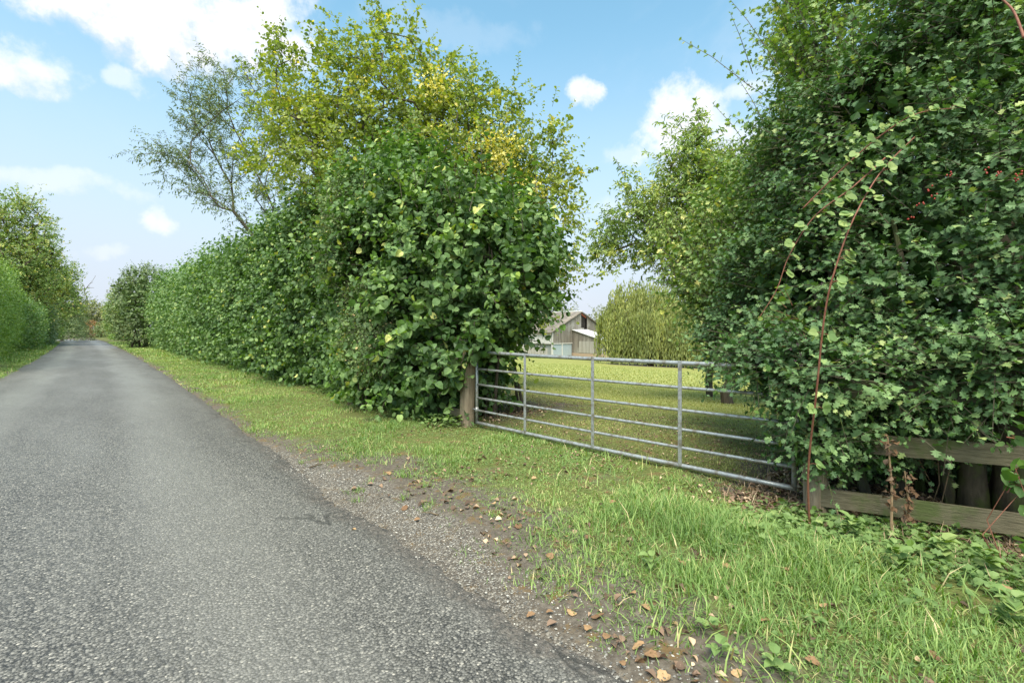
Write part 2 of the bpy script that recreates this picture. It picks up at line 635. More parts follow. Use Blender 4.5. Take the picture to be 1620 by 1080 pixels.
M["blackberry"] = surf_mat("black_berry", (.015, .01, .018), (.07, .015, .03), 60, rough=.25, bump=0, spec=.6)
M["stone"] = surf_mat("gravel_stone", (.10, .10, .105), (.34, .33, .32), 60, rough=.8, bump=0)


# --- asphalt
def asphalt():
    m, nt = new_mat("worn_asphalt")
    tc = N(nt, "ShaderNodeTexCoord")
    ob = tc.outputs["Object"]
    v = N(nt, "ShaderNodeTexVoronoi")
    v.inputs["Scale"].default_value = 78
    v.inputs["Randomness"].default_value = 1
    nt.links.new(ob, v.inputs["Vector"])
    v2 = N(nt, "ShaderNodeTexVoronoi")
    v2.inputs["Scale"].default_value = 210
    nt.links.new(ob, v2.inputs["Vector"])
    sep = N(nt, "ShaderNodeSeparateColor")
    nt.links.new(v.outputs["Color"], sep.inputs[0])
    chip = ramp(nt, [(0, (.066, .061, .053)), (.4, (.118, .110, .098)), (.75, (.19, .178, .158)), (.93, (.28, .26, .228)), (.98, (.36, .33, .285)), (1, (.5, .45, .38))])
    nt.links.new(sep.outputs[0], chip.inputs[0])
    # bitumen between chips
    gap = mapr(nt, v.outputs["Distance"], .42, .70)
    col = mixc(nt, math_n(nt, "MULTIPLY", gap, .85), chip.outputs[0], (.018, .018, .019))
    sep2 = N(nt, "ShaderNodeSeparateColor")
    nt.links.new(v2.outputs["Color"], sep2.inputs[0])
    col = mixc(nt, mapr(nt, sep2.outputs[1], .72, .95, 0, .5), col, (.21, .20, .185))
    # patches of wear, wheel tracks (worn smoother and paler), dust
    sx = N(nt, "ShaderNodeSeparateXYZ")
    nt.links.new(ob, sx.inputs[0])
    mpw = N(nt, "ShaderNodeMapping")
    mpw.inputs["Scale"].default_value = (1.0, .22, 1)
    nt.links.new(ob, mpw.inputs[0])
    w = noise(nt, mpw.outputs[0], .8, 6, .62)
    w2 = noise(nt, mpw.outputs[0], 3.4, 6, .65)
    at = N(nt, "ShaderNodeAttribute", attribute_name="lane")
    lane = at.outputs["Fac"]                       # -1 .. 1 across the carriageway
    tr = math_n(nt, "SUBTRACT", math_n(nt, "ABSOLUTE", lane), .50)
    track = math_n(nt, "SUBTRACT", 1.0, mapr(nt, math_n(nt, "ABSOLUTE", tr), .05, .28))
    worn = math_n(nt, "ADD", math_n(nt, "MULTIPLY", track, .6), mapr(nt, w, .38, .68, 0, .55))
    col = mixc(nt, math_n(nt, "MULTIPLY", worn, .45), col, (.27, .255, .23))
    col = mixc(nt, mapr(nt, w2, .55, .75, 0, .45), col, (.095, .09, .084))
    # brown dust and crumbling towards both edges
    ed = math_n(nt, "ADD", math_n(nt, "ABSOLUTE", lane), math_n(nt, "MULTIPLY", math_n(nt, "SUBTRACT", noise(nt, ob, 3.2, 5, .65), .5), .22))
    col = mixc(nt, mapr(nt, ed, .88, 1.0, 0, .75), col, mixc(nt, mapr(nt, noise(nt, ob, 22, 6, .7), .4, .62), (.045, .04, .036), (.15, .125, .105)))
    # long broken cracks near the verge
    mpc = N(nt, "ShaderNodeMapping")
    mpc.inputs["Scale"].default_value = (1.0, .32, 1)
    nt.links.new(ob, mpc.inputs[0])
    nz = N(nt, "ShaderNodeTexNoise")
    nz.inputs["Scale"].default_value = 3.0
    nz.inputs["Detail"].default_value = 6
    nt.links.new(mpc.outputs[0], nz.inputs["Vector"])
    vm = N(nt, "ShaderNodeVectorMath", operation="MULTIPLY_ADD")
    nt.links.new(nz.outputs["Color"], vm.inputs[0])
    vm.inputs[1].default_value = (.5, .5, 0)
    nt.links.new(mpc.outputs[0], vm.inputs[2])
    vc = N(nt, "ShaderNodeTexVoronoi", feature="DISTANCE_TO_EDGE")
    vc.inputs["Scale"].default_value = 1.15
    nt.links.new(vm.outputs[0], vc.inputs["Vector"])
    crk = math_n(nt, "SUBTRACT", 1.0, mapr(nt, vc.outputs["Distance"], .004, .022))
    crk = math_n(nt, "MULTIPLY", crk, math_n(nt, "MULTIPLY", mapr(nt, lane, .62, .92), mapr(nt, w, .40, .55)))
    col = mixc(nt, math_n(nt, "MULTIPLY", crk, .75), col, (.04, .037, .034))
    bs = N(nt, "ShaderNodeBsdfPrincipled")
    nt.links.new(col, bs.inputs["Base Color"])
    bs.inputs["Specular IOR Level"].default_value = .45
    rr = mixc(nt, worn, (.55, .55, .55), (.40, .40, .40))
    nt.links.new(rr, bs.inputs["Roughness"])
    hgt = math_n(nt, "ADD", math_n(nt, "MULTIPLY", v.outputs["Distance"], -1.0), math_n(nt, "MULTIPLY", sep.outputs[1], .5))
    hgt = math_n(nt, "ADD", hgt, math_n(nt, "MULTIPLY", v2.outputs["Distance"], -.25))
    b = N(nt, "ShaderNodeBump")
    b.inputs["Strength"].default_value = .75
    b.inputs["Distance"].default_value = .006
    nt.links.new(hgt, b.inputs["Height"])
    nt.links.new(b.outputs[0], bs.inputs["Normal"])
    o = N(nt, "ShaderNodeOutputMaterial")
    nt.links.new(bs.outputs[0], o.inputs[0])
    return m


def ground_mat():
    m, nt = new_mat("soil_and_turf")
    tc = N(nt, "ShaderNodeTexCoord")
    ob = tc.outputs["Object"]
    g1 = noise(nt, ob, 26, 6, .7)
    g2 = noise(nt, ob, 2.2, 5, .6)
    g3 = noise(nt, ob, .35, 4, .6)
    soil = ramp(nt, [(.25, (.062, .050, .040)), (.5, (.122, .102, .082)), (.75, (.22, .19, .155))])
    nt.links.new(g1, soil.inputs[0])
    at = N(nt, "ShaderNodeAttribute", attribute_name="turf")
    al = N(nt, "ShaderNodeAttribute", attribute_name="lawn")
    turf = ramp(nt, [(.25, (.06, .065, .025)), (.5, (.115, .135, .04)), (.78, (.22, .21, .08))])
    nt.links.new(g1, turf.inputs[0])
    lawn = ramp(nt, [(.25, (.16, .172, .045)), (.5, (.25, .255, .07)), (.8, (.33, .315, .105))])
    nt.links.new(math_n(nt, "ADD", math_n(nt, "MULTIPLY", g1, .5), math_n(nt, "MULTIPLY", g2, .5)), lawn.inputs[0])
    fac = math_n(nt, "ADD", at.outputs["Fac"], math_n(nt, "MULTIPLY", math_n(nt, "SUBTRACT", g2, .5), 1.1))
    col = mixc(nt, mapr(nt, fac, .35, .75), soil.outputs[0], turf.outputs[0])
    lf = math_n(nt, "ADD", al.outputs["Fac"], math_n(nt, "MULTIPLY", math_n(nt, "SUBTRACT", g3, .5), .5))
    col = mixc(nt, mapr(nt, lf, .3, .7), col, lawn.outputs[0])
    # dead leaves and straw worn into the lawn near the gate
    br = noise(nt, ob, 5.5, 5, .7)
    col = mixc(nt, math_n(nt, "MULTIPLY", mapr(nt, br, .52, .66), math_n(nt, "SUBTRACT", 1.0, mapr(nt, al.outputs["Fac"], .4, 1.0))), col, (.16, .105, .05))
    # gravel speckle
    v = N(nt, "ShaderNodeTexVoronoi")
    v.inputs["Scale"].default_value = 75
    nt.links.new(ob, v.inputs["Vector"])
    sp = N(nt, "ShaderNodeSeparateColor")
    nt.links.new(v.outputs["Color"], sp.inputs[0])
    ag = N(nt, "ShaderNodeAttribute", attribute_name="gravel")
    gf = math_n(nt, "MULTIPLY", mapr(nt, math_n(nt, "ADD", ag.outputs["Fac"], math_n(nt, "MULTIPLY", math_n(nt, "SUBTRACT", g2, .5), .9)), .4, .8), mapr(nt, v.outputs["Distance"], .75, .4))
    stone = ramp(nt, [(0, (.09, .08, .07)), (.6, (.22, .195, .165)), (1, (.46, .42, .36))])
    nt.links.new(sp.outputs[0], stone.inputs[0])
    col = mixc(nt, math_n(nt, "MULTIPLY", gf, .85), col, stone.outputs[0])
    bs = N(nt, "ShaderNodeBsdfPrincipled")
    bs.inputs["Roughness"].default_value = .92
    bs.inputs["Specular IOR Level"].default_value = .15
    nt.links.new(col, bs.inputs["Base Color"])
    b = N(nt, "ShaderNodeBump")
    b.inputs["Strength"].default_value = .8
    b.inputs["Distance"].default_value = .02
    nt.links.new(math_n(nt, "SUBTRACT", g1, math_n(nt, "MULTIPLY", gf, v.outputs["Distance"])), b.inputs["Height"])
    nt.links.new(b.outputs[0], bs.inputs["Normal"])
    o = N(nt, "ShaderNodeOutputMaterial")
    nt.links.new(bs.outputs[0], o.inputs[0])
    return m


# ------------------------------------------------------------------ camera
cam = bpy.data.cameras.new("camera")
cam.sensor_width = 36
cam.lens = FPX / 1620 * 36
cam.shift_y = -(540 - HOR) / 1620
cam.clip_end = 6000
cam.clip_start = .05
co = link(bpy.data.objects.new("camera", cam))
co.location = (0, 0, CAMH)
co.rotation_euler = (math.pi / 2, 0, -YAW)
sc.camera = co

# ------------------------------------------------------------------ light and sky
SUN_AZ = YAW + math.radians(-172)          # compass angle of the sun, clockwise from +Y
SUN_EL = math.radians(60)
sun = bpy.data.lights.new("sun", "SUN")
sun.energy = 4.4
sun.angle = math.radians(48)
sun.color = (1, .91, .76)
so = link(bpy.data.objects.new("sun", sun))
sd = Vector((math.sin(SUN_AZ) * math.cos(SUN_EL), math.cos(SUN_AZ) * math.cos(SUN_EL), math.sin(SUN_EL)))
so.rotation_euler = sd.to_track_quat("Z", "Y").to_euler()


def build_world():
    w = bpy.data.worlds.new("World")
    sc.world = w
    w.use_nodes = True
    nt = w.node_tree
    for n in list(nt.nodes):
        nt.nodes.remove(n)
    sky = N(nt, "ShaderNodeTexSky")
    sky.sky_type = "NISHITA"
    sky.sun_disc = False
    sky.sun_elevation = SUN_EL
    sky.sun_rotation = SUN_AZ
    sky.air_density = 1.0
    sky.dust_density = 1.2
    sky.ozone_density = 1.5
    tc = N(nt, "ShaderNodeTexCoord")
    sp = N(nt, "ShaderNodeSeparateXYZ")
    nt.links.new(tc.outputs["Generated"], sp.inputs[0])
    X, Y, Z = sp.outputs
    # azimuth and elevation of the view direction in the world
    az = math_n(nt, "ARCTAN2", X, Y)
    el = math_n(nt, "ARCSINE", Z)
    wn = N(nt, "ShaderNodeTexNoise")
    wn.inputs["Scale"].default_value = 5.5
    wn.inputs["Detail"].default_value = 7
    wn.inputs["Roughness"].default_value = .6
    nt.links.new(tc.outputs["Generated"], wn.inputs["Vector"])
    wc = N(nt, "ShaderNodeSeparateColor")
    nt.links.new(wn.outputs["Color"], wc.inputs[0])
    fine = noise(nt, tc.outputs["Generated"], 17, 7, .62)
    azw = math_n(nt, "ADD", az, math_n(nt, "MULTIPLY", math_n(nt, "SUBTRACT", wc.outputs[0], .5), .16))
    elw = math_n(nt, "ADD", el, math_n(nt, "MULTIPLY", math_n(nt, "SUBTRACT", wc.outputs[1], .5), .12))
    fn = math_n(nt, "MULTIPLY", math_n(nt, "SUBTRACT", fine, .5), 3.0)
    BG = .10
    k = 1 / BG
    base = mixc(nt, 1.0, sky.outputs[0], (1.85, 2.4, 2.0, 1), "MULTIPLY")
    # pale veil towards the horizon
    veil = math_n(nt, "MULTIPLY", math_n(nt, "SUBTRACT", 1.0, mapr(nt, el, .03, .60)), .93)
    col = mixc(nt, veil, base, (.49 * k, .515 * k, .615 * k))
    # thin high cloud everywhere, mostly out of the picture, added to soften the light
    hi = noise(nt, tc.outputs["Generated"], 2.3, 6, .6, .6)
    col = mixc(nt, mapr(nt, hi, .48, .75, 0, .25), col, (.68 * k, .72 * k, .78 * k))

    def A(px):
        return YAW + math.atan((px - 810) / FPX)

    def E(px, py):
        return math.atan((HOR - py) / math.hypot(FPX, px - 810))
    # px, py, half width px, half height px, density, underside grey
    clouds = [(240, 20, 300, 92, 1.0, .55), (30, 105, 110, 46, .75, .45), (205, 128, 42, 26, .45, .1), (430, 25, 90, 80, .9, .1), (926, 156, 24, 24, .8, .1),
              (1062, 205, 62, 78, .85, .15), (1118, 195, 40, 60, .55, .1), (1165, 152, 46, 18, .55, .1), (990, 240, 38, 18, .3, .1), (1170, 235, 70, 34, .6, .2),
              (255, 350, 44, 28, .6, .05), (70, 292, 190, 22, .35, .05), (150, 400, 60, 14, .25, .05), (1060, 330, 130, 46, .35, .1), (700, 50, 160, 40, .12, .1)]
    for (px, py, hw, hh, dn, ug) in clouds:
        a0, e0 = A(px), E(px, py)
        ra = (A(px + hw) - A(px - hw)) / 2
        re = (E(px, py - hh) - E(px, py + hh)) / 2
        da = math_n(nt, "DIVIDE", math_n(nt, "SUBTRACT", azw, a0), ra)
        de = math_n(nt, "DIVIDE", math_n(nt, "SUBTRACT", elw, e0), re)
        r2 = math_n(nt, "ADD", math_n(nt, "MULTIPLY", da, da), math_n(nt, "MULTIPLY", de, de))
        mk = math_n(nt, "ADD", math_n(nt, "SUBTRACT", 1.0, r2), fn)
        mk = mapr(nt, mk, -.2, 1.0, 0, dn)
        shade = mapr(nt, math_n(nt, "ADD", de, math_n(nt, "MULTIPLY", fn, 1.3)), .15, -.9, 0, ug)
        cc = mixc(nt, shade, (.80 * k, .80 * k, .82 * k), (.42 * k, .50 * k, .60 * k))
        col = mixc(nt, mk, col, cc)
    bg = N(nt, "ShaderNodeBackground")
    bg.inputs["Strength"].default_value = BG
    nt.links.new(col, bg.inputs["Color"])
    o = N(nt, "ShaderNodeOutputWorld")
    nt.links.new(bg.outputs[0], o.inputs[0])


build_world()
sc.view_settings.view_transform = "Standard"
sc.view_settings.look = "None"
sc.view_settings.exposure = 0.58
sc.view_settings.gamma = 1
cy = sc.cycles
cy.max_bounces = 6
cy.diffuse_bounces = 3
cy.glossy_bounces = 2
cy.transmission_bounces = 4
cy.transparent_max_bounces = 4
cy.caustics_reflective = False
cy.caustics_refractive = False

# ------------------------------------------------------------------ ground sheet


def axis(near0, near1, step, far0, far1, g=1.07):
    a = list(np.arange(near0, near1 + 1e-6, step))
    s, v = step, near1
    while v < far1:
        s *= g
        v += s
        a.append(v)
    s, v = step, near0
    b = []
    while v > far0:
        s *= g
        v -= s
        b.append(v)
    return np.array(b[::-1] + a)


def grass_edge(y):
    """distance from the lane axis at which the verge turns green"""
    return np.interp(y, [0, 1.3, 1.8, 2.4, 3.0, 4.4, 5.4, 6.2, 8.0, 12], [1.9, 1.93, 2.02, 2.27, 2.5, 2.42, 2.22, 2.05, 1.9, 1.84]) + .14 * n2(y * 0, y, 1.1, 41)


def build_ground():
    xs = axis(1.2, 6.6, .07, -2500, 2500)
    ys = axis(-.6, 11, .08, -300, 2500)
    gx, gy = np.meshgrid(xs, ys)
    z = H(gx, gy)
    v = np.stack([gx, gy, z], -1).reshape(-1, 3)
    nx, ny = len(xs), len(ys)
    i = np.arange(nx * ny).reshape(ny, nx)
    q = np.stack([i[:-1, :-1], i[:-1, 1:], i[1:, 1:], i[1:, :-1]], -1).reshape(-1, 4)
    me = mesh_np("ground", v, q.ravel(), np.arange(len(q)) * 4, None, True)
    x, y = v[:, 0], v[:, 1]
    u = x - cx(y)
    e = grass_edge(y)
    turf = sstep(e - .2, e + 1.1 - .75 * sstep(5.5, 7.5, y), u) * .68 + .08
    turf = np.where(u < -2.4, .7, turf)
    # under the right hand hedge and the hazels: bare litter
    turf = turf - .55 * sstep(4.3, 4.9, u) * (1 - sstep(6.5, 8.5, u)) * np.maximum(1 - sstep(1.6, 2.6, y), sstep(5.6, 6.6, y))
    lawn = sstep(5.6, 11.0, x - .15 * np.maximum(y - 6, 0))
    wx, wy = P(1040, 54.0)
    bare = 1 - sstep(.6, 1.1, np.hypot((x - wx) / 7.5, (y - wy) / 6.0))  # brown ground under the willow, its shadow painted in with it
    lawn = lawn * (1 - bare)
    turf = turf * (1 - bare)
    gra = np.clip(1 - sstep(e - .3, e + .15, u), 0, 1) * sstep(1.6, 1.8, u) * (1 - .75 * sstep(6.0, 8.5, y))
    for nm, a in (("turf", turf), ("lawn", lawn), ("gravel", gra)):
        at = me.attributes.new(nm, "FLOAT", "POINT")
        at.data.foreach_set("value", a.astype(np.float32))
    o = put("ground", me, ground_mat())
    tag(o, kind="structure")


def build_road():
    ys = np.concatenate([np.arange(-8, 14, .05), np.arange(14, 40, .2), np.arange(40, 150, 1.0)])
    k = 15
    l, r = road_l(ys), road_r(ys)
    t = np.linspace(0, 1, k)
    x = l[:, None] + (r - l)[:, None] * t[None]
    lane = np.broadcast_to(t * 2 - 1, x.shape)
    far = np.clip((ys - 85) / 60.0, 0, 1) * -.3
    z = .004 + .035 * (1 - lane ** 2) + far[:, None] + .004 * n2(x, ys[:, None] + 0 * x, 1.3, 77)
    z[:, 0] -= .012
    z[:, -1] -= .012
    v = np.stack([x, np.broadcast_to(ys[:, None], x.shape), z], -1).reshape(-1, 3)
    i = np.arange(len(ys) * k).reshape(len(ys), k)
    q = np.stack([i[:-1, :-1], i[:-1, 1:], i[1:, 1:], i[1:, :-1]], -1).reshape(-1, 4)
    me = mesh_np("road", v, q.ravel(), np.arange(len(q)) * 4, None, True)
    at = me.attributes.new("lane", "FLOAT", "POINT")
    at.data.foreach_set("value", lane.astype(np.float32).ravel())
    tag(put("road", me, asphalt()), kind="structure")


build_ground()
build_road()


# ================================================================== BUILT THINGS
def line_at(A, B, px):
    """point of plan line AB met by the sight line through column px"""
    q = (px - 810) / FPX
    r = np.array([S_ + q * C_, C_ - q * S_])
    A, B = np.array(A, float), np.array(B, float)
    d = B - A
    t = (r[0] * A[1] - r[1] * A[0]) / (r[1] * d[0] - r[0] * d[1])
    return t


GA, GB = np.array([4.71, 5.86]), np.array([4.87, 1.47])


def build_gate():
    e = nrm(GB - GA)
    L = float(np.linalg.norm(GB - GA))
    E3 = np.array([e[0], e[1], 0])
    nrm3 = np.array([e[1], -e[0], 0])          # towards the lane is -x
    if nrm3[0] > 0:
        nrm3 = -nrm3
    z0 = .11
    t = thing("field_gate", "galvanised steel tubular field gate closed across the gateway", "gate", (*GA, 0))
    hs = [(0, .024), (.19, .017), (.385, .017), (.59, .017), (.83, .017), (1.09, .024)]
    for h, r in hs:
        s = Soup()
        a = np.array([*GA, z0 + h])
        n = 14
        pts = [a + E3 * (L * i / n) - UP * (.012 * math.sin(math.pi * i / n)) for i in range(n + 1)]
        s.tube(pts, r, 12)
        put("rail", s.mesh("gate_rail", True), M["galv"], t)
    for i, px in enumerate((None, 832, 939, 1077, None)):
        s = Soup()
        d = 0.0 if i == 0 else L if i == 4 else float(line_at(GA, GB, px)) * L
        p = np.array([*GA, z0]) + E3 * d
        if i in (0, 4):
            s.tube([p - UP * .02, p + UP * .5, p + UP * 1.11], .022, 12)
            put("end_stile", s.mesh("gate_stile", True), M["galv"], t)
        else:
            s.box(p + UP * .545 + nrm3 * .021, .005, .021, .56, [nrm3, E3, UP], .002)
            put("upright", s.mesh("gate_upright"), M["galv"], t)
    for zz in (.2, .98):
        s = Soup()
        p = np.array([*GA, z0 + zz])
        s.tube([p - E3 * .10, p - E3 * .05, p], .012, 8)
        s.tube([p - UP * .04, p + UP * .04], .030, 10)
        put("hinge", s.mesh("gate_hinge", True), M["galv"], t)
    s = Soup()
    p = np.array([*GB, z0 + .62])
    s.box(p + E3 * .03, .012, .075, .02, [nrm3, E3, UP], .004)
    put("latch", s.mesh("gate_latch"), M["galv"], t)


def post_mesh(c, w, h, lean=(0, 0), ax=None, top=.02):
    s = Soup()
    rings = 7
    n = 12
    for i in range(1):
        V, F = [], []
        for k in range(rings):
            zt = k / (rings - 1)
            z = -.15 + (h + .15) * zt
            for j in range(n):
                a = 2 * math.pi * j / n
                # rounded square section with checks and wear
                r = w * (1 / max(abs(math.cos(a)), abs(math.sin(a)))) ** .75
                r *= 1 + .03 * random.uniform(-1, 1)
                if k == rings - 1:
                    r *= .97
                V.append((c[0] + r * math.cos(a) + lean[0] * zt, c[1] + r * math.sin(a) + lean[1] * zt, c[2] + z + random.uniform(-.004, .004)))
        for k in range(rings - 1):
            for j in range(n):
                F.append([k * n + j, k * n + (j + 1) % n, (k + 1) * n + (j + 1) % n, (k + 1) * n + j])
        F.append([(rings - 1) * n + j for j in range(n)])
        s.add(V, [i for f in F for i in f], [len(f) for f in F])
    return s.mesh("post")


def build_posts():
    e = nrm(GB - GA)
    a = GA - e * .24
    o = put("gate_post", post_mesh((0, 0, 0), .105, 1.30, (.01, -.02)), M["post"], None)
    o.location = (*a, hz(*a))
    tag(o, "square weathered timber gate post half buried in hazel leaves at the hinge end", "post")
    b = GB + e * .17
    o = put("gate_post", post_mesh((0, 0, 0), .09, 1.15, (-.01, .0)), M["post"], None)
    o.location = (*b, hz(*b))
    tag(o, "timber gate post at the latch end, wrapped in hawthorn leaves beside the bramble cane", "post")


def rail_fence(name, label, A, d, length, zs, bw, post_ts, post_h):
    t = thing(name, label, "fence", (A[0], A[1], hz(*A)))
    D = np.array([d[0], d[1], 0])
    D = D / np.linalg.norm(D)
    nn = np.array([D[1], -D[0], 0])
    if nn @ np.array([-1, -.3, 0]) < 0:
        nn = -nn
    for z in zs:
        s = Soup()
        n = 8
        prev = None
        V = []
        for i in range(n + 1):
            q = np.array([A[0], A[1], z]) + D * (length * i / n)
            q[2] += random.uniform(-.006, .006)
            for (sy, sz) in ((-1, -1), (1, -1), (1, 1), (-1, 1)):
                V.append(q + nn * (.065 + sy * .019) + UP * (sz * bw + random.uniform(-.004, .004)))
        F = []
        for i in range(n):
            for j in range(4):
                F.append([i * 4 + j, i * 4 + (j + 1) % 4, (i + 1) * 4 + (j + 1) % 4, (i + 1) * 4 + j])
        F += [[3, 2, 1, 0], [n * 4 + j for j in range(4)]]
        s.add(V, [i for f in F for i in f], [len(f) for f in F])
        put("rail", s.mesh("fence_rail"), M["rail"], t)
    for tt in post_ts:
        q = np.array([A[0], A[1], 0]) + D * tt - nn * .03
        q[2] = hz(q[0], q[1])
        put("post", post_mesh(tuple(q), .06, post_h), M["rail"], t)


FD = np.array([.318, -.948])
FD = FD / np.linalg.norm(FD)
FA = GB + nrm(GB - GA) * .20


def build_fences():
    rail_fence("rail_fence", "mossy timber post and rail fence under the hawthorn beside the gate", FA, FD, 4.6, (.10, .60, 1.06), .078, (1.85, 3.2, 4.5), 1.2)
    a = GA + np.array([.0, .30])
    rail_fence("rail_fence", "old timber rail fence almost hidden in the hazel left of the gate post", a, np.array([.03, 1.0]), 4.5, (.22, .62, 1.05), .06, (1.8, 3.6), 1.15)


# ------------------------------------------------------------------ barn
def build_barn():
    Zb = 84.0
    x0, y0 = P(873.5, Zb)
    R2 = np.array([C_, -S_])
    F2 = np.array([S_, C_])
    u2 = nrm(R2 * .75 + F2 * .66)
    v2 = nrm(-R2 * .66 + F2 * .75)
    gz = hz(x0, y0)
    t = thing("barn", "weathered timber clad barn with lean-to shed across the paddock", "barn", (x0, y0, gz))
    O = np.array([x0, y0, gz])
    U, V = np.array([*u2, 0]), np.array([*v2, 0])

    def W(u, v, z):
        return O + U * u + V * v + UP * z
    Wd, Ln, eav, pk = 15.2, 19.0, 4.3, 7.9
    wood = surf_mat("grey_boards", (.10, .086, .07), (.30, .265, .225), 3.0, (1.5, 1.5, .08), .9, .3, c2=(.30, .28, .25), s2=.5)
    wood2 = surf_mat("pale_boards", (.22, .20, .175), (.42, .39, .35), 3.0, (1.5, 1.5, .08), .9, .3)
    roofm = surf_mat("fibre_cement_roof", (.12, .10, .085), (.22, .19, .165), 2.0, (1.2, 1.2, .6), .9, .3, c2=(.30, .25, .20), s2=.4)
    whit = surf_mat("white_boards", (.50, .475, .45), (.64, .61, .58), 3, (6, 6, .4), .85, .2)
    blue = surf_mat("pale_blue_door", (.30, .36, .40), (.42, .48, .52), 4, (8, 8, .4), .7, .2)
    brick = surf_mat("brick_plinth", (.30, .20, .14), (.46, .36, .27), 9, (1, 1, 3), .9, .4)
    tin = surf_mat("pale_sheet_roof", (.46, .46, .46), (.66, .65, .64), 3, (7, .8, 1), .6, .2, c2=(.55, .54, .52), s2=.9)
    darkm = surf_mat("loft_shade_paint", (.02, .017, .015), (.05, .04, .035), 4, rough=.95, bump=0)
    red = surf_mat("red_rake_board", (.42, .10, .06), (.55, .16, .10), 4, rough=.8, bump=0)

    def prism(s, poly, v0, v1):
        """polygon in (u,z) pulled from v0 to v1"""
        n = len(poly)
        a = [W(p[0], v0, p[1]) for p in poly] + [W(p[0], v1, p[1]) for p in poly]
        F = [list(range(n)), list(range(n, 2 * n))[::-1]]
        F += [[i, i + n, (i + 1) % n + n, (i + 1) % n] for i in range(n)]
        s.add(a, [i for f in F for i in f], [len(f) for f in F])

    def part(name, fn, mat, parent=t):
        s = Soup()
        fn(s)
        me = s.mesh("barn_" + name)
        if parent is t:
            return put(name, me, mat, t)
        o = put(name, me, mat, None)
        me.transform(__import__("mathutils").Matrix.Translation(-t.location))
        o.parent = parent
        return o
    # gable wall in boards of slightly different width; opening left at the loft
    hm = Wd / 2

    def roofz(u):
        return eav + (pk - eav) * (1 - abs(u - hm) / hm)

    def gable(s):
        u = 0.0
        rr = random.Random(4)
        while u < Wd - .02:
            w = min(rr.uniform(.22, .34), Wd - u)
            a, b = u, u + w - .015
            lo = 2.15 if u < 5.0 else .55
            if hm + .05 < (a + b) / 2 < hm + 1.7:
                prism(s, [(a, lo), (b, lo), (b, 4.75), (a, 4.75)], rr.uniform(-.02, .02), .12)
            else:
                za, zb = roofz(a) - .03, roofz(b) - .03
                if a < hm < b:
                    za = zb = min(za, zb)
                prism(s, [(a, lo), (b, lo), (b, zb), (a, za)], rr.uniform(-.02, .02), .12)
            u += w
    g = part("wall", gable, wood)
    part("frame", lambda s: (prism(s, [(.0, 0), (.25, 0), (.25, 2.15), (.0, 2.15)], -.05, .2),
                             prism(s, [(2.5, 0), (2.68, 0), (2.68, 2.15), (2.5, 2.15)], -.05, .2),
                             prism(s, [(-.05, 2.16), (5.2, 2.16), (5.2, 2.32), (-.05, 2.32)], -.06, -.025),
                             prism(s, [(-.04, 2.33), (.2, 2.33), (.2, 4.2), (-.04, 4.2)], -.06, -.025)), whit)
    for a, b in ((.27, 2.48), (2.70, 5.1)):
        part("door", lambda s: prism(s, [(a, .05), (b, .05), (b, 2.13), (a, 2.13)], .06, .12), blue)
    part("loft_shade_panel", lambda s: prism(s, [(hm + .05, 4.75), (hm + 1.7, 4.75), (hm + 1.7, roofz(hm + 1.7) - .12), (hm + .05, roofz(hm + .05) - .12)], .35, .45), darkm)  # near-black slab in the opening, the dark inside put into its colour
    part("rake_board", lambda s: prism(s, [(hm + .1, roofz(hm + .1) - .30), (hm + 1.7, roofz(hm + 1.7) - .30), (hm + 1.7, roofz(hm + 1.7) - .04), (hm + .1, roofz(hm + .1) - .04)], .20, .26), red)
    part("hatch", lambda s: prism(s, [(hm - .75, 3.5), (hm + .75, 3.5), (hm + .75, 5.0), (hm - .75, 5.0)], -.10, -.03), wood2)
    part("plinth", lambda s: prism(s, [(5.2, -.4), (Wd, -.4), (Wd, .54), (5.2, .54)], -.02, .2), brick)

    def side(s):       # long side towards the lane: white band over open grey bays
        rr = random.Random(9)
        v = .15
        while v < Ln:
            w = min(rr.uniform(.5, .8), Ln - v)
            d = rr.uniform(-.02, .02)
            a = [W(d, v, 2.2), W(d, v + w - .03, 2.2), W(d, v + w - .03, eav - .02), W(d, v, eav - .02)]
            b = [p + U * .12 for p in a]
            n = 4
            F = [[3, 2, 1, 0], [4, 5, 6, 7]] + [[i, (i + 1) % 4, (i + 1) % 4 + 4, i + 4] for i in range(4)]
            s.add(a + b, [i for f in F for i in f], [4] * 6)
            v += w
    part("side_cladding", side, whit)
    part("side_wall", lambda s: [s.box(W(.5, Ln / 2, 1.0), .08, Ln / 2 - .2, 1.2, [U, V, UP])], surf_mat("grey_bays", (.20, .21, .21), (.36, .37, .36), 3, (6, 6, .4), .9, .2))  # plain grey wall set back below the white band
    for vv in np.arange(3.4, Ln, 3.4):
        part("side_post", lambda s: s.box(W(.1, vv, 1.05), .09, .09, 1.12, [U, V, UP]), whit)
    part("rear_wall", lambda s: [s.box(W(Wd / 2, Ln, 2.1), Wd / 2 - .05, .08, 2.2, [U, V, UP]), s.box(W(Wd - .1, Ln / 2, 2.1), .08, Ln / 2 - .2, 2.2, [U, V, UP])], wood)

    def roof(s):
        ov, th = .45, .14
        for sg in (-1, 1):
            e_u = hm + sg * (hm + ov)
            e_z = eav - (pk - eav) * ov / hm
            for k in range(8):     # overlapping sheets down the slope
                f0, f1 = k / 8, (k + 1) / 8 + .01
                A0 = (hm + (e_u - hm) * f0, pk + (e_z - pk) * f0)
                A1 = (hm + (e_u - hm) * f1, pk + (e_z - pk) * f1)
                l = .035 * (8 - k) / 8 * 0 + .02 * (k % 2)
                prism(s, [(A0[0], A0[1] + l), (A1[0], A1[1] + l + .02), (A1[0], A1[1] + l + .02 + th), (A0[0], A0[1] + l + th)][::sg], -.3, Ln + .3)
    part("roof", roof, roofm)
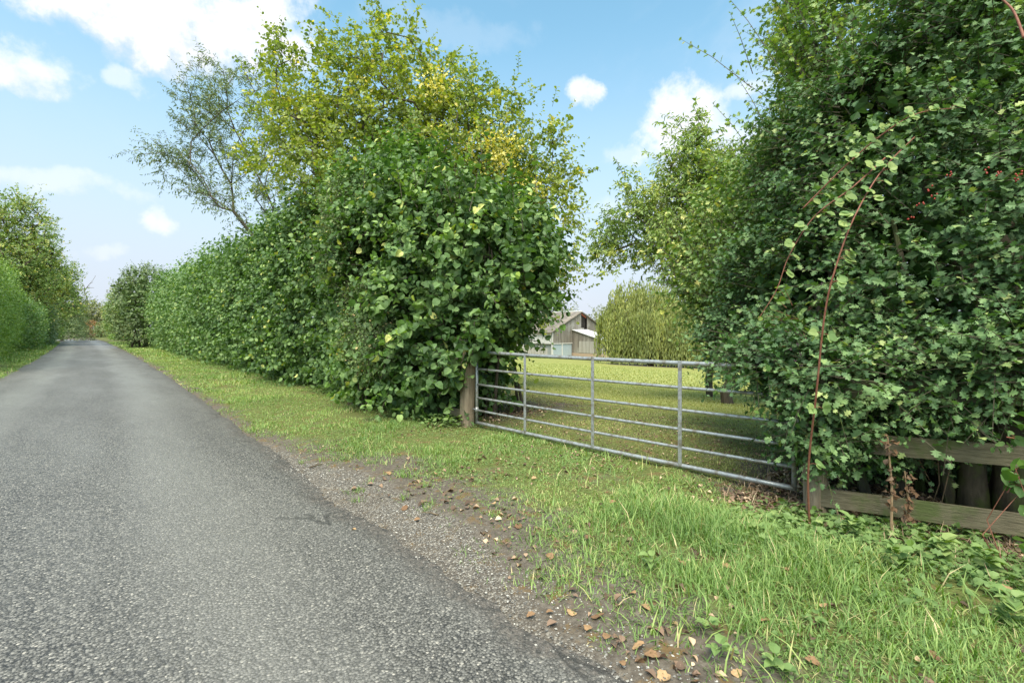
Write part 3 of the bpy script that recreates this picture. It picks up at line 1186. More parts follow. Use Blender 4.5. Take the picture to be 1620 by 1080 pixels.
    part("ridge_cap", lambda s: s.tube([W(hm, -.32, pk + .14), W(hm, Ln / 2, pk + .14), W(hm, Ln + .32, pk + .14)], .14, 8), tin)
    # lean-to running out from the gable, its long board wall facing the lane
    u0, u1, dp = 5.3, 9.2, -7.9

    def lz(v):
        return 4.65 + v * .26

    def vprism(s, poly, ua, ub):
        n = len(poly)
        a = [W(ua, q[0], q[1]) for q in poly] + [W(ub, q[0], q[1]) for q in poly]
        F = [list(range(n)), list(range(n, 2 * n))[::-1]] + [[i, i + n, (i + 1) % n + n, (i + 1) % n] for i in range(n)]
        s.add(a, [i for f in F for i in f], [len(f) for f in F])

    def lean(s):
        v = dp
        rr = random.Random(2)
        while v < -.16:
            w = min(rr.uniform(.3, .45), -.15 - v)
            d = rr.uniform(-.015, .015)
            vprism(s, [(v, .5), (v + w - .015, .5), (v + w - .015, lz(v + w) - .06), (v, lz(v) - .06)], u0 + d, u0 + .1)
            v += w
        prism(s, [(u0 + .12, .5), (u1, .5), (u1, lz(dp) - .06), (u0 + .12, lz(dp) - .06)], dp, dp + .1)
        vprism(s, [(dp + .12, .5), (-.15, .5), (-.15, lz(-.15) - .06), (dp + .12, lz(dp) - .06)], u1 - .1, u1)
    part("shed_wall", lean, wood)
    part("shed_panel", lambda s: vprism(s, [(-5.0, .56), (-1.6, .56), (-1.6, 2.65), (-5.0, 2.65)], u0 - .07, u0 - .02), wood2)
    part("shed_corner_board", lambda s: vprism(s, [(-7.0, .56), (-6.8, .56), (-6.8, lz(-6.8) - .1), (-7.0, lz(-7.0) - .1)], u0 - .08, u0 - .02), whit)
    part("shed_roof", lambda s: vprism(s, [(dp - .4, lz(dp - .4)), (-.08, lz(-.08)), (-.08, lz(-.08) + .1), (dp - .4, lz(dp - .4) + .1)], u0 - .25, u1 + .2), tin)
    part("shed_plinth", lambda s: vprism(s, [(dp - .05, -.4), (-.15, -.4), (-.15, .49), (dp - .05, .49)], u0 - .05, u1 + .05), brick)
    # low white shed beyond, and paling fence in front of the yard
    sx, sy = P(806, 88)
    sh = thing("white_shed", "low white shed half seen behind hazel leaves left of the barn", "shed", (sx, sy, hz(sx, sy)))
    s = Soup()
    c = np.array([sx, sy, hz(sx, sy)])
    s.box(c + UP * 1.1, 3.6, 2.0, 1.2, [U, V, UP], .05)
    put("wall", s.mesh("shed_wall"), whit, sh)
    s = Soup()
    s.box(c + UP * 2.42, 3.9, 2.3, .09, [U, V, UP], .03)
    put("roof", s.mesh("shed_roof"), tin, sh)
    fx, fy = P(824, 80)
    f = thing("paling_fence", "grey paling fence in front of the barn yard", "fence", (fx, fy, hz(fx, fy)))
    s = Soup()
    for k in range(38):
        px_, py_ = P(822 + k * 1.18, 80 + .05 * k)
        s.box((px_, py_, hz(px_, py_) + .75), .045, .012, .72 + random.uniform(-.03, .03), [np.array([C_, -S_, 0]), np.array([S_, C_, 0]), UP])
    put("palings", s.mesh("palings"), wood2, f)
    s = Soup()
    a, b = P(821, 80.06), P(867, 81.95)
    for z in (.4, 1.15):
        s.tube([(a[0], a[1], hz(*a) + z), (b[0], b[1], hz(*b) + z)], .045, 5)
    put("rail", s.mesh("paling_rail"), wood2, f)


# ------------------------------------------------------------------ shrubs and hedges
def shrub(name, label, cat, blobs, mat, tpl=T_FAR, size=.08, dens=60, nl=6, L=.35, up=.5, hang=.3, noise_=.18, nf=1.1, depth=.5,
          zmin=.15, fill=60, stems=5, stem_r=.03, upb=.35, group=None, back=(-.6, -.8, 0), bark="bark", droop=.12, tipb=.2, tb=.42, tv=.18,
          twigs=.5, jit=.45, width=1.0, curl=1.0, extra=None, fsize=None, gap=2.0, flat=0.0):
    c = np.array(blobs, float)
    bx, by = c[:, 0].mean(), c[:, 1].mean()
    t = thing(name, label, cat, (bx, by, hz(bx, by)), group)
    s, st = Soup(), Soup()
    p, n = blob_shell(blobs, dens, noise_, nf, depth, zmin, back)
    if gap:
        g = vnoise(p * gap + 31) + .5 * vnoise(p * gap * 2.1 + 41)
        k = RS.rand(len(p)) < sstep(-.55, .15, g) * .9 + .1
        p = p + n * (np.clip(g, -.6, .8) * L * .35)[:, None]
        p, n = p[k], n[k]
    # clumps: shoots near each other share a tone
    tone = tb + tv * vnoise(p * 2.3 + 11) + .10 * RS.normal(size=len(p))
    d = n + np.array([0, 0, upb]) + RS.normal(size=p.shape) * .45
    d = d * np.array([1, 1, 1 - flat])
    shoots(s, st if twigs > 0 else None, p - nrm(d) * L * .4, d, n, L * (.6 + .8 * RS.rand(len(p))), nl, tpl, size, tone, droop=droop, hang=hang, up=up, tip=tipb,
           stem_frac=twigs, stem_r=.0035 + size * .02, jit=jit, width=width, curl=curl)
    if extra:
        extra(s, st)
    if fill:
        q = blob_fill(blobs, fill, zmin)
        s.leaves(T_FAR, q, rdir(len(q)), rdir(len(q)), (fsize or size * 2.0), np.full(len(q), tb) + .1 * RS.normal(size=len(q)))
    put("foliage", s.mesh(name + "_foliage"), mat, t)
    for b in blobs[:max(1, stems)] if stems else []:
        for k in range(3):
            fx, fy = b[0] + random.uniform(-.3, .3) * b[3], b[1] + random.uniform(-.3, .3) * b[4]
            g = np.array([fx, fy, hz(fx, fy) - .1])
            e = np.array([b[0] + random.uniform(-.6, .6) * b[3], b[1] + random.uniform(-.6, .6) * b[4], b[2] + random.uniform(0, .6) * b[5]])
            m = (g + e) / 2 + np.array([random.uniform(-.2, .2), random.uniform(-.2, .2), 0])
            st.tube([g, (g + m) / 2, m, (m + e) / 2, e], [stem_r, stem_r * .9, stem_r * .75, stem_r * .6, stem_r * .35], 6)
    if st.v:
        put("stems", st.mesh(name + "_stems"), M[bark], t)
    return t


def profile_hedge(name, label, y0, y1, prof, mat, dens, nl, tpl, size, L, xoff=lambda y: cx(y) * .92, noise_=.28, ztop=lambda y: 0 * y, back=.4,
                  tb=.42, tv=.17, up=.45, out=.6, hang=.45, stem_every=1.2, depth=.35, fill=16, fsize=.2, shootup=.3, cat="hedge", bark="bark"):
    prof = np.array(prof, float)
    seg = np.diff(prof, axis=0)
    ln = np.linalg.norm(seg, axis=1)
    n = int(dens * ln.sum() * (y1 - y0))
    t = thing(name, label, cat, (float(prof[:, 0].mean() + xoff(np.array(y0))), y0, 0))
    cum = np.concatenate([[0], np.cumsum(ln)])
    s_ = RS.rand(n) * cum[-1]
    y = y0 + (y1 - y0) * RS.rand(n)
    k = np.clip(np.searchsorted(cum, s_) - 1, 0, len(seg) - 1)
    f = (s_ - cum[k]) / ln[k]
    xz = prof[k] + seg[k] * f[:, None]
    nl2 = np.stack([-seg[:, 1], seg[:, 0]], -1) / ln[:, None]        # outward for a profile drawn front foot -> top -> back foot
    vn = np.concatenate([nl2[:1], (nl2[:-1] + nl2[1:]) / 2, nl2[-1:]])
    nn = vn[k] * (1 - f[:, None]) + vn[k + 1] * f[:, None]
    zrel = xz[:, 1] / prof[:, 1].max()
    hgt = xz[:, 1] + ztop(y) * zrel
    p = np.stack([xz[:, 0] + xoff(y), y, hgt], -1)
    n3 = nrm(np.stack([nn[:, 0], RS.normal(size=n) * .12, nn[:, 1]], -1))
    dsp = noise_ * (vnoise(p * .8) + .55 * vnoise(p * 2.1 + 7)) - depth * np.minimum(RS.exponential(.5, n), 1.6)
    p = p + n3 * dsp[:, None]
    keep = (p[:, 2] > H(p[:, 0], p[:, 1]) + .12) & ((n3[:, 0] < .45) | (RS.rand(n) < back))
    p, n3 = p[keep], n3[keep]
    g = vnoise(p * 1.9 + 31) + .5 * vnoise(p * 4.1 + 41)
    k = RS.rand(len(p)) < sstep(-.6, .1, g) * .88 + .12
    p = p + n3 * (np.clip(g, -.6, .8) * L * .4)[:, None]
    p, n3 = p[k], n3[k]
    tone = tb + tv * vnoise(p * 1.7 + 3) + .10 * RS.normal(size=len(p))
    d = n3 + UP * shootup + RS.normal(size=p.shape) * .4
    s, st = Soup(), Soup()
    Ls = L * (.6 + .8 * RS.rand(len(p))) * (1 + .5 * np.clip(n3[:, 2], 0, 1))
    shoots(s, st, p - nrm(d) * L * .4, d, n3, Ls, nl, tpl, size, tone, hang=hang, up=up, out=out, stem_frac=.35)
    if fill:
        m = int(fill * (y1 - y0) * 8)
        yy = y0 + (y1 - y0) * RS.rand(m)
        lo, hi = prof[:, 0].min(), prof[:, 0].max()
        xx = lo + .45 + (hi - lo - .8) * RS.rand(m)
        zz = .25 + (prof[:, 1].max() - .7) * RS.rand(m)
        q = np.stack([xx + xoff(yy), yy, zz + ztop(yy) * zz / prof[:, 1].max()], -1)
        s.leaves(T_FAR, q, rdir(m), rdir(m), fsize, np.full(m, tb - .1) + .08 * RS.normal(size=m))  # inner leaves toned darker, shade inside the hedge put into the colour
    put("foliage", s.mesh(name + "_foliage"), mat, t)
    xm = (prof[0, 0] + prof[-1, 0]) / 2
    yy = y0 + .3
    while yy < y1:
        for q in range(3):
            bx_ = xm + float(xoff(np.array(yy))) + random.uniform(-.5, .5)
            g = np.array([bx_, yy + random.uniform(-.3, .3), hz(bx_, yy) - .1])
            e = g + np.array([random.uniform(-.9, .7), random.uniform(-.6, .6), random.uniform(2.2, 4.2)])
            st.tube([g, g * .6 + e * .4 + np.array([.1, 0, .2]), e], [.035, .025, .008], 5)
        yy += stem_every
    put("stems", st.mesh(name + "_stems"), M[bark], t)
    return t


def build_left_bank():
    # the clipped row running down the lane, then the big bush at the gate
    prof = [(4.75, .1), (4.15, .55), (3.95, 1.7), (4.0, 3.2), (4.35, 4.25), (5.0, 4.75), (5.9, 4.6), (6.6, 3.8), (6.8, 2.2), (6.8, .2)]
    wob = lambda y: .28 * n2(np.asarray(y) * 0, y, .35, 61) + .14 * n2(np.asarray(y) * 0, y, 1.1, 63) + .2
    profile_hedge("hazel_hedge", "long tall hazel hedge row lining the lane beyond the bush at the gate", 8.6, 20, prof, M["hazel"], 85, 9, T_ROUND, .135, .7, ztop=wob, noise_=.4, fill=40, fsize=.16)
    prof2 = [(x, z * 1.03) for x, z in prof]
    profile_hedge("hornbeam_hedge", "lighter green stretch of tall hedge further down the lane before the dark tree", 20, 50, prof2, M["hedge"], 36, 7, T_FAR, .21, .95, ztop=wob, noise_=.42, fill=18, fsize=.3)
    bl = [(5.15, 7.25, 2.0, 1.15, 1.35, 1.95), (5.35, 7.2, 3.2, 1.05, 1.25, 1.45), (5.1, 8.5, 2.1, 1.15, 1.2, 2.1), (5.3, 8.7, 3.4, 1.1, 1.2, 1.25),
          (5.4, 6.4, 2.5, .95, .8, 1.05), (6.0, 6.6, 2.85, .9, .9, .95), (4.95, 6.45, 1.45, .65, .6, .7), (4.75, 7.6, .9, .8, 1.3, .75), (5.35, 5.75, 2.3, .5, .45, .45), (4.62, 5.85, 1.42, .34, .36, .28)]

    def leaders(s, st):     # upright rods standing out of the top and side sprays
        n = 95
        p = np.array([5.3, 7.3, 3.6]) + RS.normal(size=(n, 3)) * [.6, .95, .45]
        d = np.array([0, 0, 1.0]) + RS.normal(size=(n, 3)) * [.25, .25, .1]
        shoots(s, st, p, d, nrm(d), .75 + .5 * RS.rand(n), 11, T_ROUND, .105, .55 + .1 * RS.normal(size=n), hang=.35, up=.4, stem_r=.006, base=.25)
        n = 26
        p = np.array([5.55, 6.0, 2.3]) + RS.normal(size=(n, 3)) * [.5, .2, .35]
        d = np.array([.0, -1, .1]) + RS.normal(size=(n, 3)) * .35
        shoots(s, st, p, d, nrm(d), .6 + .4 * RS.rand(n), 10, T_ROUND, .10, .5 + .1 * RS.normal(size=n), droop=.35, hang=.5, stem_r=.005)
    shrub("hazel_bush", "big broad-leaved hazel bush bulging over the hinge end of the gate", "bush", bl, M["hazel"], T_ROUND, .145, 85, 10, .68, up=.5, hang=.35,
          noise_=.28, depth=.5, zmin=.16, fill=120, fsize=.15, stems=6, stem_r=.03, back=(-.75, -.65, 0), extra=leaders, tipb=.25, tv=.24, jit=.6, curl=1.4)
    bl = [(4.15, 8.5, 1.7, .4, .7, .7), (4.2, 9.3, 3.0, .4, .6, .8), (4.25, 9.6, 3.9, .4, .55, .6), (4.0, 7.9, 1.2, .3, .45, .45)]
    shrub("hawthorn_bush", "small-leaved hawthorn growing through the front of the hazel bush", "bush", bl, M["smallleaf"], T_LOBED, .052, 230, 9, .42, up=.5, hang=.2,
          noise_=.25, depth=.3, fill=0, stems=2, stem_r=.015, back=(-.9, -.4, 0))
    # darker tree closing the row
    x, y = P(222, 41)
    bl = [(x, y, 3.6, 2.2, 2.4, 2.9), (x + .4, y + .6, 5.2, 1.9, 2.0, 1.9), (x - .9, y - .8, 3.0, 1.2, 1.4, 1.9), (x - 1.0, y + .4, 5.0, 1.0, 1.1, .9), (x + .3, y - .4, 1.4, 1.9, 2.0, 1.4)]
    shrub("field_maple", "dark round-topped tree at the far end of the hedge row", "tree", bl, M["dark"], T_FAR, .17, 30, 6, .75, noise_=.24, nf=.6, fill=14, fsize=.4, stems=2, stem_r=.1, zmin=.1)


def tree(name, label, base, trunk_h, targets, mat, tpl, size, nl, nsh, L, lean=(0, 0), trunk_r=None, group=None, bark="bark", up=.5, hang=.3, out=.4, tb=.45, tv=.2,
         spread_=.25, rtip=.009, expo=.46, droop=.12, step=.4, cat="tree", twig=True, upb=.2, tf=1.3, wig=.12, sag=.08, width=1.0, extra=None, straight=.9):
    bz = hz(*base)
    t = thing(name, label, cat, (base[0], base[1], bz), group)
    tr = [np.array([base[0] + lean[0] * k / 5, base[1] + lean[1] * k / 5, bz - .1 + (trunk_h + .1) * k / 5]) + (RS.normal(size=3) * .04 if k else 0) for k in range(6)]
    nodes, par, rad, tips = skeleton(None, tr, np.asarray(targets), step=step, rtip=rtip, expo=expo, wig=wig, sag=sag, straight=straight)
    if trunk_r:
        f = trunk_r / rad[0]
        rad = rad * (1 + (f - 1) * np.clip(rad / rad[0], 0, 1))
    rad[0] *= 1.35
    s, st = Soup(), Soup()
    skel_mesh(st, nodes, par, rad)
    tp = nodes[tips]
    td = nrm(tp - nodes[par[tips]])
    ctr = tp.mean(0)
    rep = np.repeat(np.arange(len(tp)), nsh)
    p = tp[rep] + RS.normal(size=(len(rep), 3)) * spread_
    # some of the shoots sit back along the twig
    back = RS.rand(len(rep)) < .4
    p[back] = p[back] - td[rep][back] * (RS.rand(back.sum(), 1) * step * 1.6)
    d = td[rep] + RS.normal(size=p.shape) * .7 + UP * upb
    n = nrm((p - ctr) / np.maximum(np.abs(p - ctr).max(0), .1))
    tone = tb + tv * vnoise(p * tf + 17) + .1 * RS.normal(size=len(p))
    shoots(s, st if twig else None, p, d, n, L * (.6 + .8 * RS.rand(len(p))), nl, tpl, size, tone, hang=hang, up=up, out=out, droop=droop, stem_frac=.6, stem_r=.004 + rtip * .25, width=width)
    put("trunk", st.mesh(name + "_trunk", False), M[bark], t)
    put("crown", s.mesh(name + "_crown"), mat, t)
    if extra:
        extra(t)
    return t


def in_blobs(blobs, n, shell=.35):
    B = np.array(blobs, float)
    vol = B[:, 3] * B[:, 4] * B[:, 5]
    k = RS.choice(len(B), n, p=vol / vol.sum())
    r = (RS.rand(n, 1) * (1 - shell ** 3) + shell ** 3) ** (1 / 3)
    return B[k, :3] + rdir(n) * r * B[k, 3:]


def pb(px, py, Z, rx, ry, rz):
    return (*P3(px, py, Z), rx, ry, rz)


def build_trees_left():
    Zo = 13.6
    base = P(640, Zo)
    bl = [pb(600, 150, Zo, 1.5, 1.5, 1.5), pb(480, 165, Zo, 1.15, 1.2, 1.5), pb(560, 270, Zo, 2.1, 2.0, 1.7), pb(720, 260, Zo, 2.0, 2.0, 1.9), pb(795, 300, Zo, 1.25, 1.5, 1.7),
          pb(838, 385, Zo - .5, .85, 1.1, 1.4), pb(840, 300, Zo - .2, .7, .9, 1.1), pb(720, 165, Zo, 1.2, 1.3, 1.1), pb(635, 95, Zo, .7, .7, .8), pb(440, 230, Zo, .9, 1.0, 1.2), pb(800, 440, Zo, 1.4, 1.4, 1.4),
          pb(660, 400, Zo, 2.2, 1.8, 1.5)]
    tg = list(in_blobs(bl, 900, .25))
    for px, py in ((440, 72), (452, 100), (500, 62), (520, 80), (600, 30), (612, 52), (655, 62), (668, 90), (745, 135), (800, 160), (815, 175), (880, 205), (872, 225), (902, 270), (895, 300), (905, 340), (560, 70), (700, 115), (890, 430)):
        for k in range(4):
            tg.append(np.array(P3(px, py, Zo + random.uniform(-.4, .4))) + RS.normal(size=3) * .13)
    tg = np.array(tg)

    def gold(t):
        s = Soup()
        for (px, py, Z, r) in ((765, 222, Zo - 1.6, .22), (800, 228, Zo - 1.5, .22), (788, 258, Zo - 1.6, .2), (838, 362, Zo - 1.2, .2), (850, 420, Zo - 1.2, .22), (690, 130, Zo - 1.4, .22), (835, 300, Zo - 1.2, .2)):
            n = 170
            if r <= 0:
                continue
            p = np.array(P3(px, py, Z)) + RS.normal(size=(n, 3)) * r * [1.2, 1.2, .9]
            s.leaves(T_OAK, p, rdir(n) - UP * .3, UP * .5 + RS.normal(size=(n, 3)) * .5, .085, RS.rand(n))
        put("yellow_sprays", s.mesh("oak_yellow_sprays"), M["oakgold"], t)
    tree("oak_tree", "yellow-green oak with golden tinge rising above the hazel bush", base, 3.2, tg, M["oak"], T_OAK, .13, 10, 6, .55, trunk_r=.2, rtip=.0055, wig=.08, up=.45, hang=.2, tb=.36, tv=.26, tf=1.1,
         spread_=.22, extra=gold)
    # thin open tree behind, leaning over the lane
    Za = 19.0
    base = P(505, Za)
    tips = [(345, 100), (360, 125), (300, 150), (285, 165), (275, 190), (310, 170), (330, 165), (290, 200), (340, 200), (250, 240), (262, 250), (275, 252), (370, 150), (400, 130),
            (420, 190), (240, 246), (300, 294), (330, 235), (360, 250), (385, 210), (320, 290), (300, 292), (350, 310), (390, 290), (410, 240), (430, 200), (380, 330), (350, 270), (300, 225), (315, 180), (325, 145), (410, 330), (430, 300)]
    tg = []
    for px, py in tips:
        c = np.array(P3(px + 16, py, Za + random.uniform(-1.2, 1.2)))
        for k in range(6):
            tg.append(c + RS.normal(size=3) * [.42, .42, .34])
    tree("ash_tree", "thin open-branched tree with sparse dark leaves beyond the hedge, left of the oak", base, 2.6, np.array(tg), M["ash"], T_LANCE, .16, 11, 6, .6, lean=(-.6, .4), trunk_r=.075, up=.3, hang=.5,
         spread_=.16, rtip=.006, expo=.40, wig=.03, sag=.02, straight=3.5, step=.45, width=.75)


def build_right_side():
    # hawthorn mass
    bl = [pb(1480, 430, 4.75, 1.15, 1.1, 1.15), pb(1620, 360, 4.5, 1.15, 1.1, 1.2), pb(1360, 480, 5.0, .85, .85, .85), pb(1420, 250, 5.3, 1.25, 1.25, 1.1),
          pb(1560, 150, 5.2, 1.4, 1.3, 1.4), pb(1350, 585, 4.7, .50, .45, .45), pb(1500, 560, 4.45, .85, .75, .44), pb(1680, 520, 4.0, .85, .8, .75),
          pb(1410, 640, 4.55, .5, .4, .33), pb(1600, 600, 4.3, .5, .5, .33), pb(1240, 470, 5.7, .75, .75, .8), pb(1720, 250, 4.6, 1.1, 1.1, 1.2),
          pb(1190, 535, 5.9, .55, .5, .4), pb(1700, 0, 5.2, 1.3, 1.3, 1.3), pb(1330, 600, 4.15, .4, .3, .32), pb(1425, 600, 3.95, .35, .25, .27), pb(1510, 585, 3.8, .36, .25, .27), pb(1600, 570, 3.6, .36, .3, .28),
          pb(1292, 690, 4.15, .2, .15, .3), pb(1360, 690, 4.05, .26, .14, .30), pb(1210, 568, 4.45, .30, .22, .2), pb(1262, 590, 4.25, .32, .22, .28), pb(1168, 552, 4.75, .22, .18, .15), pb(1235, 625, 4.4, .18, .15, .14), pb(1262, 540, 5.1, .5, .5, .45), pb(1480, 470, 5.4, .9, .6, .8), pb(1430, 670, 3.95, .2, .12, .12), pb(1450, 680, 5.4, .8, .5, .55), pb(1620, 700, 5.1, .8, .5, .6), pb(1360, 690, 5.3, .6, .5, .5)]

    def berries(s, st):
        pass
    t = shrub("hawthorn_hedge", "dense dark green hawthorn towering over the rail fence beside the gate", "bush", bl, M["haw"], T_LOBED, .078, 270, 9, .42, up=.9, hang=.15, flat=.35, gap=2.6, noise_=.24, nf=1.6,
              depth=.32, zmin=.15, fill=170, fsize=.12, stems=4, stem_r=.05, back=(-.75, -.65, .1), upb=.15, tipb=.22, tv=.2, bark="bark_moss", twigs=.7, jit=.4)
    # scarlet haws in little bunches
    for (px, py, Z) in ((1500, 275, 3.75), (1470, 300, 3.75), (1478, 310, 3.75), (1455, 323, 3.8), (1563, 268, 3.6), (1578, 275, 3.6), (1609, 278, 3.5), (1612, 282, 3.5), (1275, 600, 4.6), (1440, 345, 3.8)):
        c = np.array(P3(px, py, Z))
        s = Soup()
        for k in range(4):
            q = c + RS.normal(size=3) * .012
            s.tube([q - UP * .007, q - UP * .004, q + UP * .004, q + UP * .007], [.003, .0062, .0062, .003], 6)
        put("berry_bunch", s.mesh("berry_bunch", True), M["berry"], t)
    for q in (((1437, 700), (1455, 730), (1470, 758)), ((1478, 695), (1484, 730), (1486, 765), (1474, 800)), ((1452, 703), (1470, 722), (1482, 735)), ((1508, 715), (1498, 760), (1488, 800), (1482, 850))):
        s = Soup()
        s.tube([P3(a, b, 4.25) for a, b in q], [.006, .005, .004, .003][:len(q)], 5)
        put("bare_stem", s.mesh("bare_stem", True), M["dry"], t)
    for (px, Z, r) in ((1540, 4.35, .10), (1605, 4.2, .13)):
        x, y = P(px, Z)
        s = Soup()
        g = hz(x, y)
        s.tube(np.array([(0, 0, -.1), (.02, .01, .3), (-.03, .02, .8), (.05, 0, 1.5), (.1, .05, 2.6)]) + [x, y, g], [r * 1.3, r, r * .9, r * .8, r * .6], 10)
        put("trunk", s.mesh("hawthorn_trunk", True), M["bark_moss"], t)
    # taller field maple behind with long leaders at the top of the picture
    bl = [pb(1360, 200, 6.3, 1.1, 1.1, 1.2), pb(1300, 345, 6.4, 1.1, 1.1, .95), pb(1420, 80, 6.3, 1.3, 1.3, 1.2), pb(1320, 80, 6.3, .5, .6, .7), pb(1520, -40, 6.3, 1.4, 1.4, 1.3), pb(1390, -40, 6.6, 1.1, 1.1, 1.2),
          pb(1220, 430, 6.8, .9, .9, .8), pb(1640, -80, 6, 1.4, 1.4, 1.2), pb(1190, 335, 6.9, .75, .75, .65), pb(1150, 440, 7.2, .75, .75, .7), pb(1130, 500, 7.2, .5, .5, .4)]

    def leaders(s, st):
        n = 70
        x, y, z = P3(1330, 150, 6.1)
        p = np.array([x, y, z]) + (RS.rand(n, 3) - .5) * [1.7, 1.7, 1.6]
        d = np.array([-.25, .25, 1.0]) + RS.normal(size=(n, 3)) * [.25, .25, .1]
        shoots(s, st, p, d, nrm(d), .8 + .6 * RS.rand(n), 16, T_LOBED, .085, .55 + .1 * RS.normal(size=n), hang=.25, up=.5, stem_r=.006, base=.1)
        for (px, py, qx, qy, Z) in ((1275, 75, 1240, -25, 6.0), (1285, 130, 1228, 45, 6.1), (1290, 180, 1240, 100, 6.1), (1280, 200, 1232, 165, 6.2), (1245, 250, 1200, 180, 6.5), (1230, 270, 1195, 212, 6.5), (1310, 60, 1280, -30, 6.0)):
            for k in range(5):
                a = np.array(P3(px, py, Z)) + RS.normal(size=3) * .07
                b = np.array(P3(qx, qy, Z)) + RS.normal(size=3) * .07
                d = (b - a)[None]
                shoots(s, st, a[None], d, nrm(d), np.linalg.norm(d, axis=1) * 1.1, 22, T_LOBED, .09, np.array([.5]), hang=.25, up=.5, stem_r=.006, base=.02, spread=.8)
    shrub("field_maple", "tall light green field maple with upright leaders behind the hawthorn", "tree", bl, M["maple"], T_LOBED, .085, 100, 11, .75, up=.55, hang=.3, noise_=.3, nf=1.3, depth=.6,
          fill=14, fsize=.14, stems=4, stem_r=.06, zmin=.8, extra=leaders, back=(-.75, -.65, .1), upb=.6, tv=.2, tb=.45)
    # cherry tree in the paddock
    Zc = 11.5
    base = P(1152, Zc)
    bl = [pb(1105, 300, Zc, .9, .9, 1.1), pb(1165, 350, Zc, 1.6, 1.6, 1.35), pb(1075, 392, Zc, 1.2, 1.2, .72), pb(1230, 420, Zc, 1.6, 1.6, 1.6), pb(1025, 345, Zc, .75, .7, .45), pb(1140, 465, Zc - .4, 1.0, 1.0, .6),
          pb(1230, 300, Zc, 1.2, 1.2, 1.1), pb(1190, 480, Zc, 1.1, 1.0, .55)]
    tg = list(in_blobs(bl, 560, .3))
    for (px, py) in ((958, 390), (968, 395), (985, 365), (1000, 345), (1005, 305), (1020, 320), (1040, 330), (1100, 205), (1105, 225), (1095, 250), (1115, 235), (1060, 290), (1130, 265), (975, 372)):
        for k in range(4):
            tg.append(np.array(P3(px, py, Zc)) + RS.normal(size=3) * .13)
    tree("cherry_tree", "cherry tree with long drooping yellow-green leaves just inside the paddock", base, 1.5, np.array(tg), M["cherry"], T_LANCE, .14, 11, 9, .45, trunk_r=.12, rtip=.006, wig=.07, up=.3, hang=.75, out=.4,
         spread_=.17, droop=.25, tb=.42, tv=.22)
    b2 = P(1126, 13.2)
    bl = [pb(1150, 430, 13, 1.2, 1.2, 1.3), pb(1200, 500, 13, 1.4, 1.2, 1.0)]
    tree("plum_tree", "slim second fruit tree standing beside the cherry trunk", b2, 1.5, in_blobs(bl, 160, .3), M["cherry"], T_LANCE, .11, 7, 4, .4, trunk_r=.10, up=.3, hang=.5, tb=.25)


def build_willow():
    Z = 55.0
    x, y = P(1030, Z)
    g = hz(x, y)
    t = thing("willow_tree", "large weeping willow with yellow-green hanging curtains beside the barn", "tree", (x, y, g))
    st = Soup()
    st.tube([(x, y, g - .2), (x + .1, y, g + 1.5), (x - .1, y + .1, g + 3.2)], [.55, .42, .36], 9)
    doms = [(x - 2.6, y + .6, g + 6.6, 2.6, 2.6, 2.7), (x - 3.9, y + .2, g + 5.2, 1.9, 2.0, 1.9), (x + .3, y, g + 7.0, 3.2, 3.0, 2.4), (x + 3.4, y - .4, g + 5.9, 3.2, 3.0, 2.2), (x - 1.0, y - 1.8, g + 5.0, 3.0, 2.6, 2.2)]
    R2 = np.array([C_, -S_, 0])
    doms = []
    for (a, b, h, r, rz) in ((-2.6, 0, 7.3, 2.0, 3.0), (-4.4, .3, 5.4, 1.6, 2.0), (.2, .5, 7.6, 2.4, 2.2), (3.0, 0, 6.2, 2.9, 2.0), (-1.2, -1.6, 5.2, 3.0, 2.0), (2.4, -1.8, 4.6, 2.6, 1.8), (5.2, .4, 5.0, 2.2, 1.8), (-3.4, -.8, 6.0, 1.5, 2.6)):
        c = np.array([x, y, g]) + R2 * a + np.array([S_, C_, 0]) * b + UP * h
        doms.append((*c, r, r, rz))
    ends = in_blobs(doms, 120, .55)
    tr = [np.array([x, y, g + z]) for z in (0, 1, 2, 3)]
    nodes, par, rad, tips = skeleton(None, tr, ends, step=.8, rtip=.02, expo=.5)
    skel_mesh(st, nodes, par, rad)
    s = Soup()
    for (bx, by, bz, rx, ry, rz) in doms:
        n = int(420 * rx * ry / 5)
        u = rdir(n)
        u[:, 2] = np.abs(u[:, 2]) * 1.0 - .15
        p = np.array([bx, by, bz]) + u * [rx, ry, rz] * (1 + .34 * vnoise(u * 2.3 + bx) + .16 * vnoise(u * 6 + bx))[:, None]
        out = nrm(u * [1, 1, 0])
        Ls = np.minimum((p[:, 2] - g) * (.45 + .55 * RS.rand(n)), 5.4)
        Ls = np.minimum(Ls, p[:, 2] - g - .15 - .5 * RS.rand(n))
        Ls = np.maximum(Ls, .5)
        tone = .33 + .25 * vnoise(p * 1.1 + 40) + .13 * RS.normal(size=n)
        m = 11
        for j in range(m):
            q = (j + RS.rand(n)) / m
            pos = p + out * (.28 * np.sqrt(q) * 1.2)[:, None] - UP * (q * Ls)[:, None] + RS.normal(size=p.shape) * .09
            dd = -UP + out * .12 + RS.normal(size=p.shape) * .13
            nn = out + RS.normal(size=p.shape) * .6 + UP * .25
            s.leaves(T_FAR, pos, dd, nn, (.36 + .25 * RS.rand(n)), tone + .08 * RS.normal(size=n), width=.26)
    put("trunk", st.mesh("willow_trunk"), M["bark"], t)
    put("crown", s.mesh("willow_crown"), M["willow"], t)


